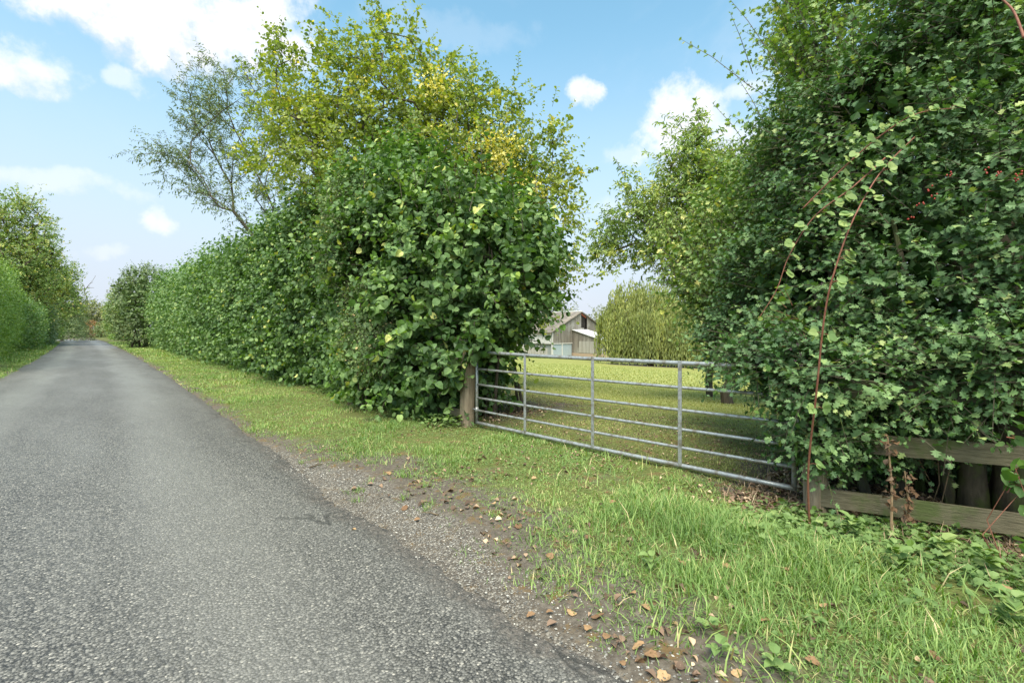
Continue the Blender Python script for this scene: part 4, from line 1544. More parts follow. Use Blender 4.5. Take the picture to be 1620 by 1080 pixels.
def far_tree(name, label, px, Z, ptop, width, mat, size=.35, group=None, n_t=120, nsh=9, cat="tree", seed_h=0, tb=.45):
    x, y = P(px, Z)
    g = hz(x, y)
    top = CAMH + (HOR - ptop) / FPX * Z
    h = top - g
    w = width / FPX * Z / 2
    R2 = np.array([C_, -S_, 0])
    bl = []
    for k in range(7):
        a = random.uniform(-.55, .55)
        zz = random.uniform(.42, .78)
        r = w * random.uniform(.42, .62)
        c = np.array([x, y, g + h * zz]) + R2 * a * w + np.array([S_, C_, 0]) * random.uniform(-.4, .4) * w
        rz = min(h * (1 - zz) * .95, h * .33)
        bl.append((*c, r, r, max(rz, h * .15)))
    bl.append((x, y, g + h * .8, w * .5, w * .5, h * .2))
    bl.append((x, y, g + h * .4, w * .85, w * .85, h * .28))
    tree(name, label, (x, y), h * .3, in_blobs(bl, n_t, .45), mat, T_FAR, size, 7, nsh, size * 3.2, trunk_r=max(.12, h * .022), group=group, spread_=size * 1.4, rtip=.02, step=max(.5, h * .06), tb=tb, cat=cat, twig=False)


def build_far():
    # left of the lane: clipped hedge then trees
    prof = [(-4.1, .1), (-3.55, .8), (-3.45, 2.2), (-3.7, 3.4), (-4.6, 3.9), (-5.6, 3.5), (-6.0, 1.5), (-6.0, .2)]
    prof = [(x, z) for x, z in prof][::-1]

    def lh(name, label, y0, y1, hscale, mat, dens, size, xo=0.0, tb=.5):
        pr = [(-(x + xo), z * hscale) for x, z in prof][::-1]
        # mirrored: build with x -> -x trick by giving a front that faces +x
        q = np.array([(x + xo, z * hscale) for x, z in prof])
        return profile_hedge_left(name, label, y0, y1, q, mat, dens, size, tb)
    lh("privet_hedge", "bright green bushy hedge along the left verge of the lane", 24, 46, 1.42, M["privet"], 42, .13, tb=.55)
    lh("clipped_hedge", "lower clipped darker hedge beyond the bright hedge on the left verge", 46, 64, .92, M["hedge"], 26, .17, xo=.5, tb=.45)
    lh("laurel_hedge", "far end block of clipped hedge under the conifer on the left verge", 64.5, 76, 1.0, M["dark"], 20, .2, xo=.9, tb=.5)
    far_tree("field_maple", "tall yellow-green tree standing behind the bright hedge at the left edge", 22, 44, 298, 150, M["yellowtree"], .2, n_t=420, nsh=12)
    far_tree("field_maple", "rounder yellow-green tree between the tall tree and the conifer", 78, 56, 385, 95, M["yellowtree"], .24, n_t=320, nsh=11)
    # layered conifer
    x, y = P(98, 66)
    t = thing("cypress_tree", "dark feathery conifer leaning over the far left hedge", "tree", (x, y, hz(x, y)))
    s, st = Soup(), Soup()
    st.tube([(x, y, 0), (x, y, 4), (x + .2, y, 8)], [.17, .13, .04], 7)
    n = 900
    h = RS.rand(n)
    a = RS.rand(n) * 6.283
    r = (2.9 * (1 - h) ** .6 + .3) * (.5 + .5 * RS.rand(n))
    p = np.stack([x + np.cos(a) * r, y + np.sin(a) * r, -.1 + h * 7.9 - r * .05], -1)
    d = np.stack([np.cos(a), np.sin(a), .3 + 0 * a], -1)
    shoots(s, st, p, d, nrm(d), .9, 9, T_FAR, .3, .4 + .2 * RS.normal(size=n), droop=.4, hang=.2, width=.5)
    put("crown", s.mesh("cypress_crown"), M["dark"], t)
    put("trunk", st.mesh("cypress_trunk"), M["bark"], t)
    # bare dead tree against the sky
    x, y = P(139, 128)
    t = thing("dead_tree", "bare dead tree with forked grey branches at the end of the lane", "tree", (x, y, hz(x, y)))
    tg = np.array([P3(px, py, 128 + random.uniform(-.9, .9)) for px, py in ((125, 445), (129, 440), (133, 452), (137, 455), (151, 436), (147, 446), (142, 452), (133, 462), (120, 452), (149, 455))])
    nodes, par, rad, tips = skeleton(None, [np.array([x, y, hz(x, y) + z]) for z in (0, 3, 6, 8)], tg, step=.8, rtip=.035, expo=.42, wig=.08)
    st = Soup()
    skel_mesh(st, nodes, par, rad)
    put("trunk", st.mesh("dead_trunk"), M["twig"], t)
    # far bushes where the lane turns
    def fb(name, label, px, Z, ptop, width, mat, size, cat="bush", tb=.45, dens=26):
        x, y = P(px, Z)
        g = hz(x, y)
        h = CAMH + (HOR - ptop) / FPX * Z - g
        w = width / FPX * Z / 2
        bl = [(x, y, g + h * .5, w * .9, w * .9, h * .5), (x - w * .35, y + .3, g + h * .42, w * .6, w * .6, h * .42), (x + w * .4, y - .2, g + h * .4, w * .6, w * .6, h * .42)]
        shrub(name, label, cat, bl, mat, T_FAR, size, dens, 6, size * 3, noise_=.2, nf=.7, fill=10, fsize=size * 1.6, stems=0, twigs=0, tb=tb, zmin=.05)
    fb("round_bush", "dark rounded bush at the bend on the left side of the lane", 119, 92, 504, 32, M["dark"], .2)
    fb("privet_bush", "leafy green bush at the foot of the conifer on the left verge", 78, 62, 500, 34, M["privet"], .17, tb=.35)
    fb("rust_bush", "small rust-orange bush at the end of the lane", 148, 112, 508, 26, M["rust"], .2, tb=.5)
    fb("laurel_bush", "dark green bush closing the lane beside the brick pillar", 176, 104, 508, 44, M["dark"], .22, tb=.6)
    fb("low_bush", "pale green bush low on the verge in front of the brick pillar", 190, 74, 527, 32, M["privet"], .16, tb=.5)
    fb("hazel_sapling", "yellow-green young tree leaning out before the dark tree at the lane end", 186, 84, 462, 34, M["yellowtree"], .24, cat="tree", tb=.35)
    far_tree("ash_tree", "broad green tree behind the round bush at the lane end", 128, 118, 474, 80, M["distant"], .38, n_t=120)
    far_tree("ash_tree", "green tree behind the rust-orange bush at the lane end", 160, 124, 470, 70, M["distant"], .38, n_t=110, tb=.55)
    far_tree("ash_tree", "tall pale tree behind the laurel bush beside the pillar", 196, 122, 462, 70, M["distant"], .38, n_t=110, tb=.65)
    far_tree("ash_tree", "dull green tree showing over the far left hedge", 92, 110, 470, 70, M["distant"], .38, n_t=110, tb=.5)
    # brick gate pillar with lantern
    x, y = P(193, 84)
    g = hz(x, y)
    t = thing("brick_pillar", "orange brick gate pillar with lantern beside the far end of the lane", "pillar", (x, y, g))
    bm = surf_mat("orange_brick", (.36, .19, .11), (.52, .33, .21), 9, (1, 1, 3), .9, .3)
    s = Soup()
    s.box((x, y, g + .95), .3, .3, 1.0, None, .02)
    put("pillar", s.mesh("pillar"), bm, t)
    s = Soup()
    s.box((x, y, g + 2.0), .37, .37, .05, None, .02)
    put("cap", s.mesh("pillar_cap"), M["stone"], t)
    s = Soup()
    s.tube([(x, y, g + 2.05), (x, y, g + 2.15), (x, y, g + 2.42), (x, y, g + 2.5), (x, y, g + 2.6)], [.05, .1, .15, .17, .02], 6)
    put("lantern", s.mesh("pillar_lantern"), M["blackberry"], t)
    # woodland behind the barn and paddock
    for i, (px, Z, pt, w, lab, tb) in enumerate((
            (905, 112, 483, 90, "rounded dark tree showing above the barn ridge", .35), (950, 120, 478, 80, "green tree between the barn gable and the willow", .5),
            (850, 116, 492, 100, "tree behind the barn roof, half hidden by hazel leaves", .45), (1010, 130, 470, 110, "tree top behind the weeping willow", .45),
            (1090, 110, 462, 120, "broad tree beyond the willow's right edge", .5), (1180, 105, 450, 130, "tree beyond the paddock behind the cherry", .4),
            (790, 120, 490, 110, "tree behind the white shed seen through hazel", .5), (1280, 110, 455, 140, "far tree hidden mostly by the field maple", .4),
            (720, 118, 480, 120, "far paddock tree behind the hazel bush", .5), (1400, 105, 450, 150, "far paddock tree behind the hawthorn", .45))):
        far_tree("paddock_tree", lab, px, Z, pt, w, M["distant"], .42, group="trees beyond the paddock", n_t=120, nsh=6, tb=tb)
    # rough weeds at the foot of the barn
    n = 5200
    px = 760 + RS.rand(n) * 300
    Z = 70 + RS.rand(n) * 7
    X = (px - 810) / FPX * Z
    x, y = Z * S_ + X * C_, Z * C_ - X * S_
    s = Soup()
    p = np.stack([x, y, H(x, y)], -1)
    s.leaves(T_FAR, p, UP + RS.normal(size=(n, 3)) * .4, rdir(n), .2 + .3 * RS.rand(n), .35 + .25 * vnoise(p * .5) + .1 * RS.normal(size=n), width=.4)
    tag(put("rough_grass", s.mesh("rough_grass"), M["weed"]), kind="stuff")


def profile_hedge_left(name, label, y0, y1, prof, mat, dens, size, tb):
    # front faces +x: same builder, profile drawn back foot -> top -> front foot
    return profile_hedge(name, label, y0, y1, prof, mat, dens, 6, T_FAR, size, size * 3.6, xoff=lambda y: cx(y) * .95, tb=tb, back=1.0, fill=12, fsize=size * 2, noise_=.3)


# ------------------------------------------------------------------ verge, lawn and small things
def blades(soup, x, y, h, w, lean, tint):
    n = len(x)
    p = np.stack([x, y, H(x, y) - .004], -1)
    a = RS.rand(n) * 6.283
    d = UP + np.stack([np.cos(a), np.sin(a), 0 * a], -1) * (lean * np.abs(RS.normal(size=n)))[:, None]
    nn = np.stack([np.cos(a), np.sin(a), .2 + 0 * a], -1)
    v, f = T_BLADE
    soup.leaves(T_BLADE, p, d, nn, h, tint, width=w, curl=1.3)


def scatter(x0, x1, y0, y1, n):
    return x0 + (x1 - x0) * RS.rand(n), y0 + (y1 - y0) * RS.rand(n)


def build_grass():
    s = Soup()

    def zone(x0, x1, y0, y1, dens, hmin, hmax, rel_w, road_side=True, f=None, tall=None):
        n = int((x1 - x0) * (y1 - y0) * dens)
        x, y = scatter(x0, x1, y0, y1, n)
        x = x + cx(y) * (1 if road_side else 1)
        u = x - cx(y)
        pat = n2(x, y, 1.3, 51) * .6 + n2(x, y, 4.2, 53) * .55
        if road_side:
            dn = sstep(-.25, .95 - .5 * sstep(5.0, 7.0, y), u - grass_edge(y) + .45 * pat)
        else:
            dn = np.ones(n)
        dn = dn * sstep(-.45, .3, pat + (.25 if f is None else f(x, y)))
        k = RS.rand(n) < dn
        x, y, u, pat = x[k], y[k], u[k], pat[k]
        tuft = sstep(-.35, .95, n2(x, y, 1.05, 57) + .35 * n2(x, y, 3.3, 58))
        h = (hmin + (hmax - hmin) * tuft) * (.5 + .9 * RS.rand(len(x)))
        if tall is not None:
            h = h * tall(x, y)
        tint = .47 + .22 * n2(x, y, .9, 59) + .20 * RS.normal(size=len(x)) + .05 * tuft
        tint = np.where(RS.rand(len(x)) < .035, .97, tint)
        blades(s, x, y, h, rel_w / h * (.6 + .8 * RS.rand(len(x))), .85, tint)
    under = lambda x, y: .18 - .4 * sstep(3.4, 4.1, x) * (1 - sstep(1.2, 2.0, y)) - .8 * sstep(4.3, 4.7, x) * (1 - sstep(1.5, 2.3, y)) - 1.0 * sstep(4.5, 5.0, x - cx(y)) * sstep(5.9, 6.3, y)
    tall = lambda x, y: (1 - .7 * sstep(3.55, 4.3, x) * (1 - sstep(1.8, 2.6, y))) * (.8 + .5 * np.exp(-(((x - 3.3) / .75) ** 2 + ((y - 1.7) / 1.1) ** 2)) + .45 * sstep(1.5, .2, y))
    zone(1.9, 5.0, -1.2, 2.6, 5200, .04, .15, .0052, f=under, tall=tall)
    zone(1.9, 5.0, 2.6, 7, 3600, .022, .11, .0056, f=under, tall=tall)
    zone(1.75, 4.9, 7, 14, 2000, .03, .10, .007, f=under)
    zone(1.75, 4.9, 14, 30, 700, .04, .12, .013, f=under)
    zone(1.75, 5.0, 30, 75, 180, .06, .16, .03)
    # left verge
    zone(-3.9, -2.25, 14, 32, 700, .05, .16, .013, road_side=False)
    zone(-4.2, -2.25, 32, 80, 200, .07, .20, .03, road_side=False)
    # odd coarse blades bent over the rest
    n = 5200
    x, y = scatter(2.1, 4.9, -1.2, 6.5, n)
    k = (RS.rand(n) < sstep(-.3, .5, n2(x, y, 1.0, 61))) & (x > grass_edge(y) + .2)
    x, y = x[k], y[k]
    h = (.06 + .14 * RS.rand(len(x))) * tall(x, y)
    blades(s, x, y, h, .0085 / h, 1.3, .55 + .25 * RS.normal(size=len(x)))
    # sparse tufts in the gravel
    for k in range(26):
        cx_, cy_ = random.uniform(1.95, 2.75), random.uniform(1.0, 6.0)
        n = random.randint(14, 45)
        blades(s, cx_ + RS.normal(size=n) * .035, cy_ + RS.normal(size=n) * .035, .03 + .06 * RS.rand(n), .07, .8, .45 + .15 * RS.normal(size=n))
    tag(put("grass", s.mesh("grass"), M["grass"]), kind="stuff")
    # mown paddock
    s = Soup()
    for (x0, x1, y0, y1, dens, h, w) in ((4.7, 9, 0, 9, 2000, .035, .005), (9, 16, -1, 14, 650, .045, .010), (16, 34, 0, 30, 110, .07, .026)):
        n = int((x1 - x0) * (y1 - y0) * dens)
        x, y = scatter(x0, x1, y0, y1, n)
        pat = n2(x, y, 1.6, 71) * .6 + n2(x, y, 4.6, 73) * .6
        lawnness = sstep(6.5, 12, x)
        k = RS.rand(n) < sstep(-.5, .35, pat + .10 + .6 * lawnness)
        x, y, pat = x[k], y[k], pat[k]
        tint = .36 + .2 * pat + .15 * RS.normal(size=len(x)) + .12 * sstep(6.5, 12, x)
        hh = h * (.5 + RS.rand(len(x)))
        blades(s, x, y, hh, w / hh, .8, tint)
    tag(put("paddock_grass", s.mesh("paddock_grass"), M["lawn"]), kind="stuff")


def build_ground_cover():
    # clover, ground ivy and small broad leaves between the grass
    s = Soup()

    def cover(x0, x1, y0, y1, n, size, zlo, zhi, mask, tpl, tb=.45):
        x, y = scatter(x0, x1, y0, y1, n)
        k = RS.rand(n) < mask(x, y)
        x, y = x[k], y[k]
        m = len(x)
        p = np.stack([x, y, H(x, y) + zlo + (zhi - zlo) * RS.rand(m)], -1)
        d = rdir(m) * [1, 1, .3]
        s.leaves(tpl, p, d, UP + RS.normal(size=(m, 3)) * .35, size * (.6 + .8 * RS.rand(m)), tb + .2 * n2(x, y, 1.5, 81) + .13 * RS.normal(size=m))
    msk = lambda x, y: sstep(-.3, .4, n2(x, y, 1.4, 83) + .4 * n2(x, y, 4, 85)) * sstep(0, .5, x - cx(y) - grass_edge(y))
    cover(2.0, 4.8, -1, 7, 15000, .017, .006, .035, msk, T_ROUND, .35)
    # weeds thick along the foot of the fence
    foot = lambda x, y: np.exp(-((x - (4.55 + .25 * (1.3 - y))) / .55) ** 2) * sstep(-.6, .2, n2(x, y, 1.8, 87) + .3)
    cover(2.9, 5.0, -1.8, 1.7, 9000, .028, .005, .07, lambda x, y: sstep(3.0, 4.2, x) * sstep(-.5, .3, n2(x, y, 2.2, 88)), T_ROUND, .3)
    cover(2.9, 5.0, -1.8, 1.7, 2600, .045, .02, .09, lambda x, y: sstep(3.0, 4.2, x) * sstep(-.4, .4, n2(x, y, 1.6, 89)), T_LOBED, .3)
    cover(3.4, 5.6, -1.8, 1.5, 6000, .042, .005, .08, foot, T_ROUND, .38)
    cover(3.4, 5.6, -1.8, 1.5, 3500, .055, .01, .11, foot, T_LOBED, .45)
    hz_foot = lambda x, y: np.exp(-((x - cx(y) * .92 - 4.35) / .3) ** 2) * .8
    cover(3.8, 5.2, 6, 12, 5000, .055, .01, .16, hz_foot, T_ROUND, .4)
    tag(put("undergrowth", s.mesh("undergrowth"), M["weed"]), kind="stuff")
    # brown litter
    s = Soup()

    def lit(x0, x1, y0, y1, n, size, mask):
        x, y = scatter(x0, x1, y0, y1, n)
        k = RS.rand(n) < mask(x, y)
        x, y = x[k], y[k]
        m = len(x)
        p = np.stack([x, y, H(x, y) + .008 + .012 * RS.rand(m)], -1)
        s.leaves(T_OAK, p, rdir(m) * [1, 1, .15], UP + RS.normal(size=(m, 3)) * .3, size * (.5 + RS.rand(m)), RS.rand(m) ** 1.4, curl=2.2)
    lit(3.9, 6.2, -2, 1.9, 9000, .045, lambda x, y: sstep(4.1, 4.7, x))
    lit(4.8, 9.5, .5, 9, 6000, .024, lambda x, y: 1 - sstep(6.5, 9.5, x) + 0 * y)
    lit(2.0, 4.8, 0, 6.5, 3200, .03, lambda x, y: sstep(-.1, .4, n2(x, y, 1.2, 91)))
    lit(1.9, 3.6, .7, 4.5, 480, .045, lambda x, y: np.exp(-((x - grass_edge(y) - .1) / .25) ** 2))
    lit(2.6, 4.6, -1, 5, 420, .042, lambda x, y: sstep(-.3, .3, n2(x, y, 1.7, 92)))
    lit(4.2, 6.5, 6, 12, 3500, .05, lambda x, y: sstep(4.3, 4.8, x - cx(y)))
    n = 2600        # broken dry stems at the foot of the fence and the hazels
    x, y = scatter(3.7, 5.4, -1.6, 2.0, n)
    k = RS.rand(n) < sstep(3.8, 4.5, x + .3 * n2(x, y, 2, 99))
    x, y = x[k], y[k]
    h = .05 + .14 * RS.rand(len(x))
    blades(s, x, y, h, .005 / h, 1.1, .4 + .6 * RS.rand(len(x)))
    tag(put("leaf_litter", s.mesh("leaf_litter"), M["litter"]), kind="stuff")


def build_gravel():
    s = Soup()
    n = 30000
    x, y = scatter(1.62, 3.0, .2, 7.5, n)
    u = x
    d = np.exp(-((u - (grass_edge(y) + 1.72) / 2 - .1 * n2(x, y, .9, 95)) / .24) ** 2) * sstep(-.45, .35, n2(x, y, 1.7, 97) + .12)
    k = RS.rand(n) < d * (1 - .8 * sstep(5.5, 7.2, y))
    x, y = x[k], y[k]
    m = len(x)
    ov = np.array([[1, 0, 0], [-1, 0, 0], [0, 1, 0], [0, -1, 0], [0, 0, 1], [0, 0, -1.0]])
    of = [[0, 2, 4], [2, 1, 4], [1, 3, 4], [3, 0, 4], [2, 0, 5], [1, 2, 5], [3, 1, 5], [0, 3, 5]]
    r = .0035 + .007 * RS.rand(m) ** 2
    a = RS.rand(m) * 6.283
    V = ov[None] * (.7 + .6 * RS.rand(m, 6, 1)) * r[:, None, None] * np.array([1, .8, .6])
    ca, sa = np.cos(a)[:, None], np.sin(a)[:, None]
    V = np.stack([V[..., 0] * ca - V[..., 1] * sa, V[..., 0] * sa + V[..., 1] * ca, V[..., 2]], -1)
    V = V + np.stack([x, y, np.maximum(H(x, y), -.006) + r * .3], -1)[:, None]
    L = (np.arange(m)[:, None, None] * 6 + np.array(of)[None]).ravel()
    s.add(V.reshape(-1, 3), L, np.full(m * 8, 3), np.repeat(RS.rand(m), 6))
    mat, nt = new_mat("loose_gravel")
    at = N(nt, "ShaderNodeAttribute", attribute_name="tint")
    rp = ramp(nt, [(0, (.08, .075, .07)), (.5, (.19, .178, .16)), (.85, (.33, .31, .275)), (1, (.55, .51, .45))])
    nt.links.new(at.outputs["Fac"], rp.inputs[0])
    bs = N(nt, "ShaderNodeBsdfPrincipled")
    bs.inputs["Roughness"].default_value = .8
    nt.links.new(rp.outputs[0], bs.inputs["Base Color"])
    o = N(nt, "ShaderNodeOutputMaterial")
    nt.links.new(bs.outputs[0], o.inputs[0])
    tag(put("gravel", s.mesh("gravel"), mat), kind="stuff")


def build_small_things():
    # fallen leaves one could pick up
    protos = []
    for k in range(4):
        n, m = 9, 7
        V, F = [], []
        for i in range(n):
            t = i / (n - 1)
            w = .40 * math.sin(math.pi * (t * .93 + .05)) ** .7 * (1 + .18 * math.sin(i * 2.4 + k))
            for j in range(m):
                q = j / (m - 1) * 2 - 1
                V.append((q * w, t - .5, .18 * (q * q) * w + (.10 + .05 * k) * math.sin(t * 3 + k) + .03 * math.sin(7 * q + 5 * t + k)))
        for i in range(n - 1):
            for j in range(m - 1):
                a = i * m + j
                F.append([a, a + 1, a + m + 1, a + m])
        me = bpy.data.meshes.new("fallen_leaf")
        me.from_pydata(V, [], F)
        at = me.attributes.new("tint", "FLOAT", "POINT")
        at.data.foreach_set("value", np.full(len(V), (.62, .8, .45, .9)[k], np.float32))
        me.materials.append(M["litter"])
        protos.append(me)
    spots = [(1080, 898), (1022, 962), (945, 968), (905, 960), (985, 1040), (1010, 1015), (1100, 1072), (1070, 985), (840, 965), (625, 712), (555, 715), (690, 750), (748, 760), (615, 750),
             (540, 712), (430, 640), (405, 625), (380, 612), (820, 832), (780, 800), (870, 880), (895, 850), (930, 855), (1165, 1058), (1285, 1045), (1590, 940), (1480, 1050), (1180, 870), (1240, 905),
             (1330, 885), (1130, 845), (1050, 1060), (960, 1000), (1000, 940), (640, 800), (560, 830), (660, 818), (1210, 980), (1390, 930), (1300, 960), (870, 960), (930, 985), (300, 590), (320, 596), (1030, 1030), (1150, 900), (760, 720), (845, 760), (970, 800)]
    rr = random.Random(5)
    for i, (px, py) in enumerate(spots):
        Z = FPX * (CAMH - .04) / (py - HOR)
        x, y = P(px, Z)
        o = link(bpy.data.objects.new("fallen_leaf", protos[i % 4]))
        s = rr.uniform(.04, .07)
        o.scale = (s, s, s)
        o.location = (x, y, max(hz(x, y), 0) + .016 + .02 * (x > 2.7))
        o.rotation_euler = (rr.uniform(-.25, .25), rr.uniform(-.25, .25), rr.uniform(0, 6.28))
        tag(o, "dry curled brown fallen leaf lying on the verge between lane and gate", "leaf", "fallen leaves on the verge")
    # twigs on the gravel
    for (px, py, a, L, lab) in ((500, 738, .3, .18, "thin dark stick lying on the gravel edge nearest the hedge"), (680, 818, 2.0, .16, "short dark stick lying on bare soil below the gate"),
                                (1010, 935, 1.2, .10, "pale broken twig lying on gravel beside dead leaves")):
        Z = FPX * CAMH / (py - HOR)
        x, y = P(px, Z)
        z = hz(x, y) + .012
        s = Soup()
        s.tube([(-L / 2 * math.cos(a), -L / 2 * math.sin(a), 0), (.01, 0, .006), (L / 2 * math.cos(a), L / 2 * math.sin(a), 0)], [.007, .006, .004], 6)
        o = put("stick", s.mesh("stick"), M["twig"])
        o.location = (x, y, z)
        tag(o, lab, "stick")
    # broad-leaved rosettes
    def rosette(name, label, px, py, n, size, tpl, group, h=.05, tb=.5):
        Z = FPX * (CAMH - .04) / (py - HOR)
        x, y = P(px, Z)
        s = Soup()
        a = np.arange(n) * 2.4 + RS.rand(n)
        el = .25 + .7 * RS.rand(n)
        d = np.stack([np.cos(a), np.sin(a), el], -1)
        p = np.array([x, y, hz(x, y) + .01]) + d * [.02, .02, .03] + UP * h * RS.rand(n, 1)
        s.leaves(tpl, p, d, UP - d * .4, size * (.6 + .6 * RS.rand(n)), tb + .15 * RS.normal(size=n), curl=1.6)
        o = put(name, s.mesh(name), M["weed"], None, (x, y, hz(x, y)))
        tag(o, label, "weed", group)
    pl = [(1135, 1035), (1290, 990), (1120, 1000), (1030, 900), (1230, 1060), (1330, 1030), (1180, 930)]
    for px, py in pl[:5]:
        rosette("plantain", "small flat rosette of broad green weed leaves among the grass", px, py, 8, .055, T_ROUND, "broad-leaved rosettes in the verge")
    dk = [(1490, 880, "pale green weed clump growing at the foot of the fence rail"), (1560, 905, "leafy bramble seedling at the corner of the verge"), (1420, 905, "light green lobed weed standing in front of the dead stalk"),
          (1600, 990, "dark broad-leaved weed low at the edge of the verge"), (1350, 850, "weed clump beneath the bramble cane's foot")]
    for px, py, lab in dk:
        rosette("weed_clump", lab, px, py, 26, .07, T_ROUND, None, h=.16, tb=.55)
    # dead burdock stalks in front of the rails
    for (px, top, foot, lab) in ((1410, 690, 872, "tall dried brown burdock stalk with withered heads before the fence rail"), (1437, 745, 860, "shorter dried brown stalk leaning beside the tall burdock")):
        Z = 3.75
        x, y = P(px, Z)
        t = thing("dead_stalk", lab, "plant", (x, y, hz(x, y)))
        zt = CAMH + (HOR - top) / FPX * Z
        s = Soup()
        g = hz(x, y)
        s.tube([(x, y, g - .02), (x + .02, y, g + (zt - g) * .5), (x - .02, y + .02, zt)], [.011, .009, .005], 7)
        put("stem", s.mesh("stalk_stem"), M["dry"], t)
        s = Soup()
        n = 46
        p = np.array([x, y, 0]) + RS.normal(size=(n, 3)) * .018
        p[:, 2] = zt - (zt - g) * .75 * RS.rand(n)
        s.leaves(T_OAK, p, rdir(n) - UP * .8, rdir(n), .028 + .022 * RS.rand(n), .1 + .35 * RS.rand(n), curl=3)
        put("withered_leaves", s.mesh("stalk_leaves"), M["litter"], t)


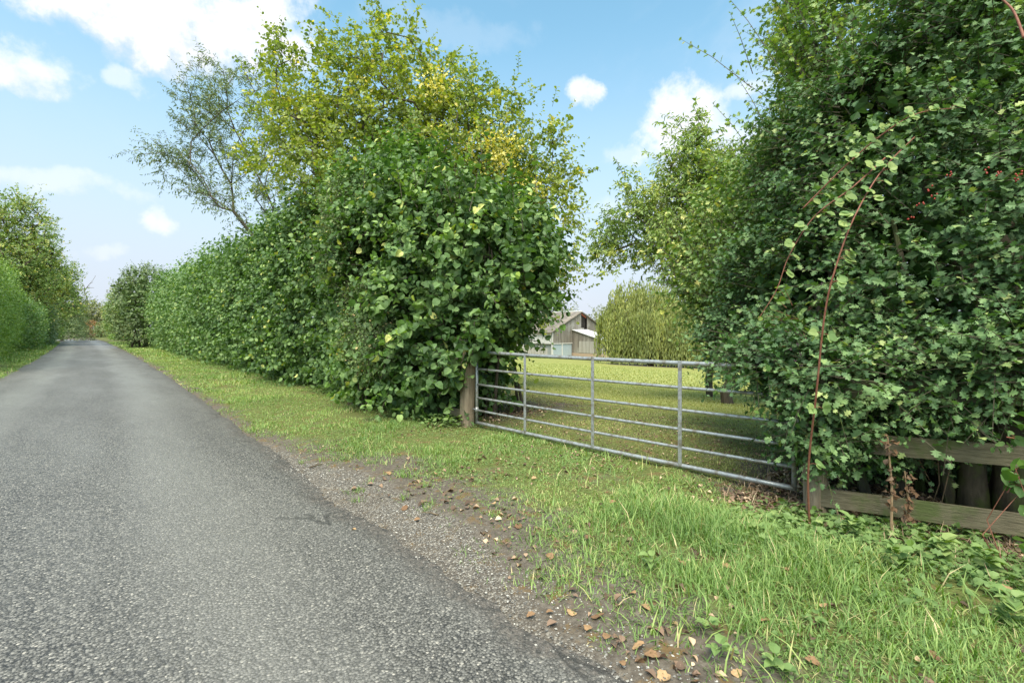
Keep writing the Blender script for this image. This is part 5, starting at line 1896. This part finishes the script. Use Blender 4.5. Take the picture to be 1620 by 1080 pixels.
def build_brambles():
    def cane(name, label, pts, r, leaf_ts, size=.062):
        pts = np.array([P3(*q) for q in pts])
        pts[1:] += RS.normal(size=(len(pts) - 1, 3)) * .012
        # smooth through the points
        tt = np.linspace(0, len(pts) - 1, 40)
        i = np.clip(tt.astype(int), 0, len(pts) - 2)
        f = (tt - i)[:, None]
        p0 = pts[np.maximum(i - 1, 0)]
        p1, p2 = pts[i], pts[i + 1]
        p3 = pts[np.minimum(i + 2, len(pts) - 1)]
        c = .5 * (2 * p1 + (p2 - p0) * f + (2 * p0 - 5 * p1 + 4 * p2 - p3) * f ** 2 + (3 * p1 - p0 - 3 * p2 + p3) * f ** 3)
        t = thing(name, label, "bramble", (*c[0][:2], hz(*c[0][:2])))
        s = Soup()
        s.tube(c, np.linspace(r, r * .45, 40), 8)
        th = RS.randint(1, 39, 70)      # thorns
        a = c[th]
        d = rdir(70) * .012
        s.segs(a, a + d + UP * -.002, np.full(70, .0022), np.full(70, .0004), 3)
        st = s
        s = Soup()
        for lt in leaf_ts:
            q = c[min(39, int(lt * 39))]
            side = nrm(np.array([C_, -S_, 0]) * random.choice((-1, 1)) * random.uniform(.5, 1) + np.array([-S_, -C_, 0]) * random.uniform(.3, 1) + UP * random.uniform(-.1, .4))
            e = q + side * random.uniform(.035, .07)
            st.tube([q, (q + e) / 2 + UP * .008, e], .0018, 4)
            fn = nrm(np.array([-S_, -C_, .75]) + RS.normal(size=3) * .3)
            side = nrm(side - fn * (side @ fn) * .8)
            sd = nrm(np.cross(fn, side))
            for w, sc_ in ((0, 1), (1, .85), (-1, .85)):
                dd = nrm(side + sd * w * 1.3 - UP * .1)
                s.leaves(T_ROUND, np.array([e]), np.array([dd]), fn[None] + RS.normal(size=(1, 3)) * .15, np.array([size * sc_ * random.uniform(.8, 1.2)]), np.array([random.uniform(.15, .8)]), curl=.5)
        put("stem", st.mesh("cane_stem", True), M["cane"], t)
        put("leaves", s.mesh("cane_leaves"), M["bramble"], t)
    cane("bramble_cane", "long red bramble cane arching from the verge up the face of the hawthorn", [(1281, 835, 3.85), (1279, 740, 3.72), (1288, 620, 3.55), (1305, 500, 3.42), (1325, 420, 3.36), (1350, 345, 3.34), (1395, 275, 3.45), (1450, 215, 3.7)], .0085,
         [.17, .26, .27, .28, .39, .40, .52, .53, .60, .61, .63, .70, .71, .73, .77, .82, .83, .85, .88, .92, .95])
    cane("bramble_cane", "short brown bramble tip drooping left of the long red cane", [(1400, 250, 4.0), (1345, 300, 3.95), (1290, 345, 3.95), (1250, 400, 4.0), (1225, 460, 4.05), (1200, 505, 4.1)], .006, [.1, .18, .26, .33, .4, .47, .55, .62, .7], .07)
    cane("bramble_cane", "leafy bramble cane crossing the upper hawthorn, pale leaves along it", [(1270, 330, 3.95), (1330, 270, 3.8), (1390, 220, 3.65), (1450, 185, 3.55), (1520, 170, 3.5)], .006, [i / 16 for i in range(1, 16)], .06)
    cane("bramble_cane", "red-brown bare cane slanting across the top corner of the hawthorn", [(1620, 60, 3.4), (1600, 20, 3.5), (1580, -20, 3.6), (1550, -80, 3.8)], .009, [.9], .06)
    # bramble leaves and blackberries by the latch end
    bl = [pb(1285, 545, 4.45, .22, .2, .22), pb(1262, 505, 4.6, .18, .18, .2)]
    c = P3(1275, 530, 4.45)
    t = thing("bramble_spray", "bramble spray with rounded leaves and blackberries above the latch post", "bramble", c)
    s, st = Soup(), Soup()
    p, n = blob_shell(bl, 45, .2, 2, .2)
    shoots(s, st, p, n + UP * .2, n, .22, 4, T_ROUND, .085, .35 + .15 * RS.normal(size=len(p)), hang=.3, up=.6)
    put("leaves", s.mesh("spray_leaves"), M["bramble"], t)
    put("stems", st.mesh("spray_stems"), M["cane"], t)
    for (px, py) in ((1262, 545), (1266, 560), (1258, 570), (1268, 580), (1255, 588), (1300, 450), (1250, 552)):
        q = np.array(P3(px, py, 3.95))
        s = Soup()
        for k in range(9):
            w = q + RS.normal(size=3) * .006
            s.tube([w - UP * .004, w, w + UP * .004], [.002, .0045, .002], 5)
        put("blackberry", s.mesh("blackberry", True), M["blackberry"], t)
    # leafy clump at the right edge in front of the fence
    bl = [pb(1608, 765, 3.15, .15, .16, .26), pb(1618, 690, 3.2, .14, .14, .18), pb(1640, 830, 3.0, .2, .2, .2)]
    shrub("bramble_bush", "big-leaved bramble clump climbing the end of the fence at the picture edge", "bramble", bl, M["bramble"], T_ROUND, .09, 70, 4, .22, up=.5, hang=.35, fill=0, stems=1, stem_r=.004, tb=.12, tv=.15, zmin=.05, bark="cane")


def build_pole():
    x, y = P(1548, 9.5)
    t = thing("utility_pole", "grey wooden utility pole glimpsed through the top of the hawthorn", "pole", (x, y, hz(x, y)))
    s = Soup()
    s.tube([(x, y, hz(x, y) - .2), (x, y, 4), (x, y, 9.5)], [.15, .13, .11], 12)
    put("shaft", s.mesh("pole_shaft", True), surf_mat("pole_wood", (.30, .29, .28), (.45, .44, .43), 8, (6, 6, .3), .9, .3), t)


build_gate()
build_posts()
build_fences()
build_barn()
build_left_bank()
build_trees_left()
build_right_side()
build_willow()
build_far()
build_grass()
build_ground_cover()
build_gravel()
build_small_things()
build_brambles()
build_pole()
print("faces", sum(len(o.data.polygons) for o in sc.objects if o.type == "MESH"))
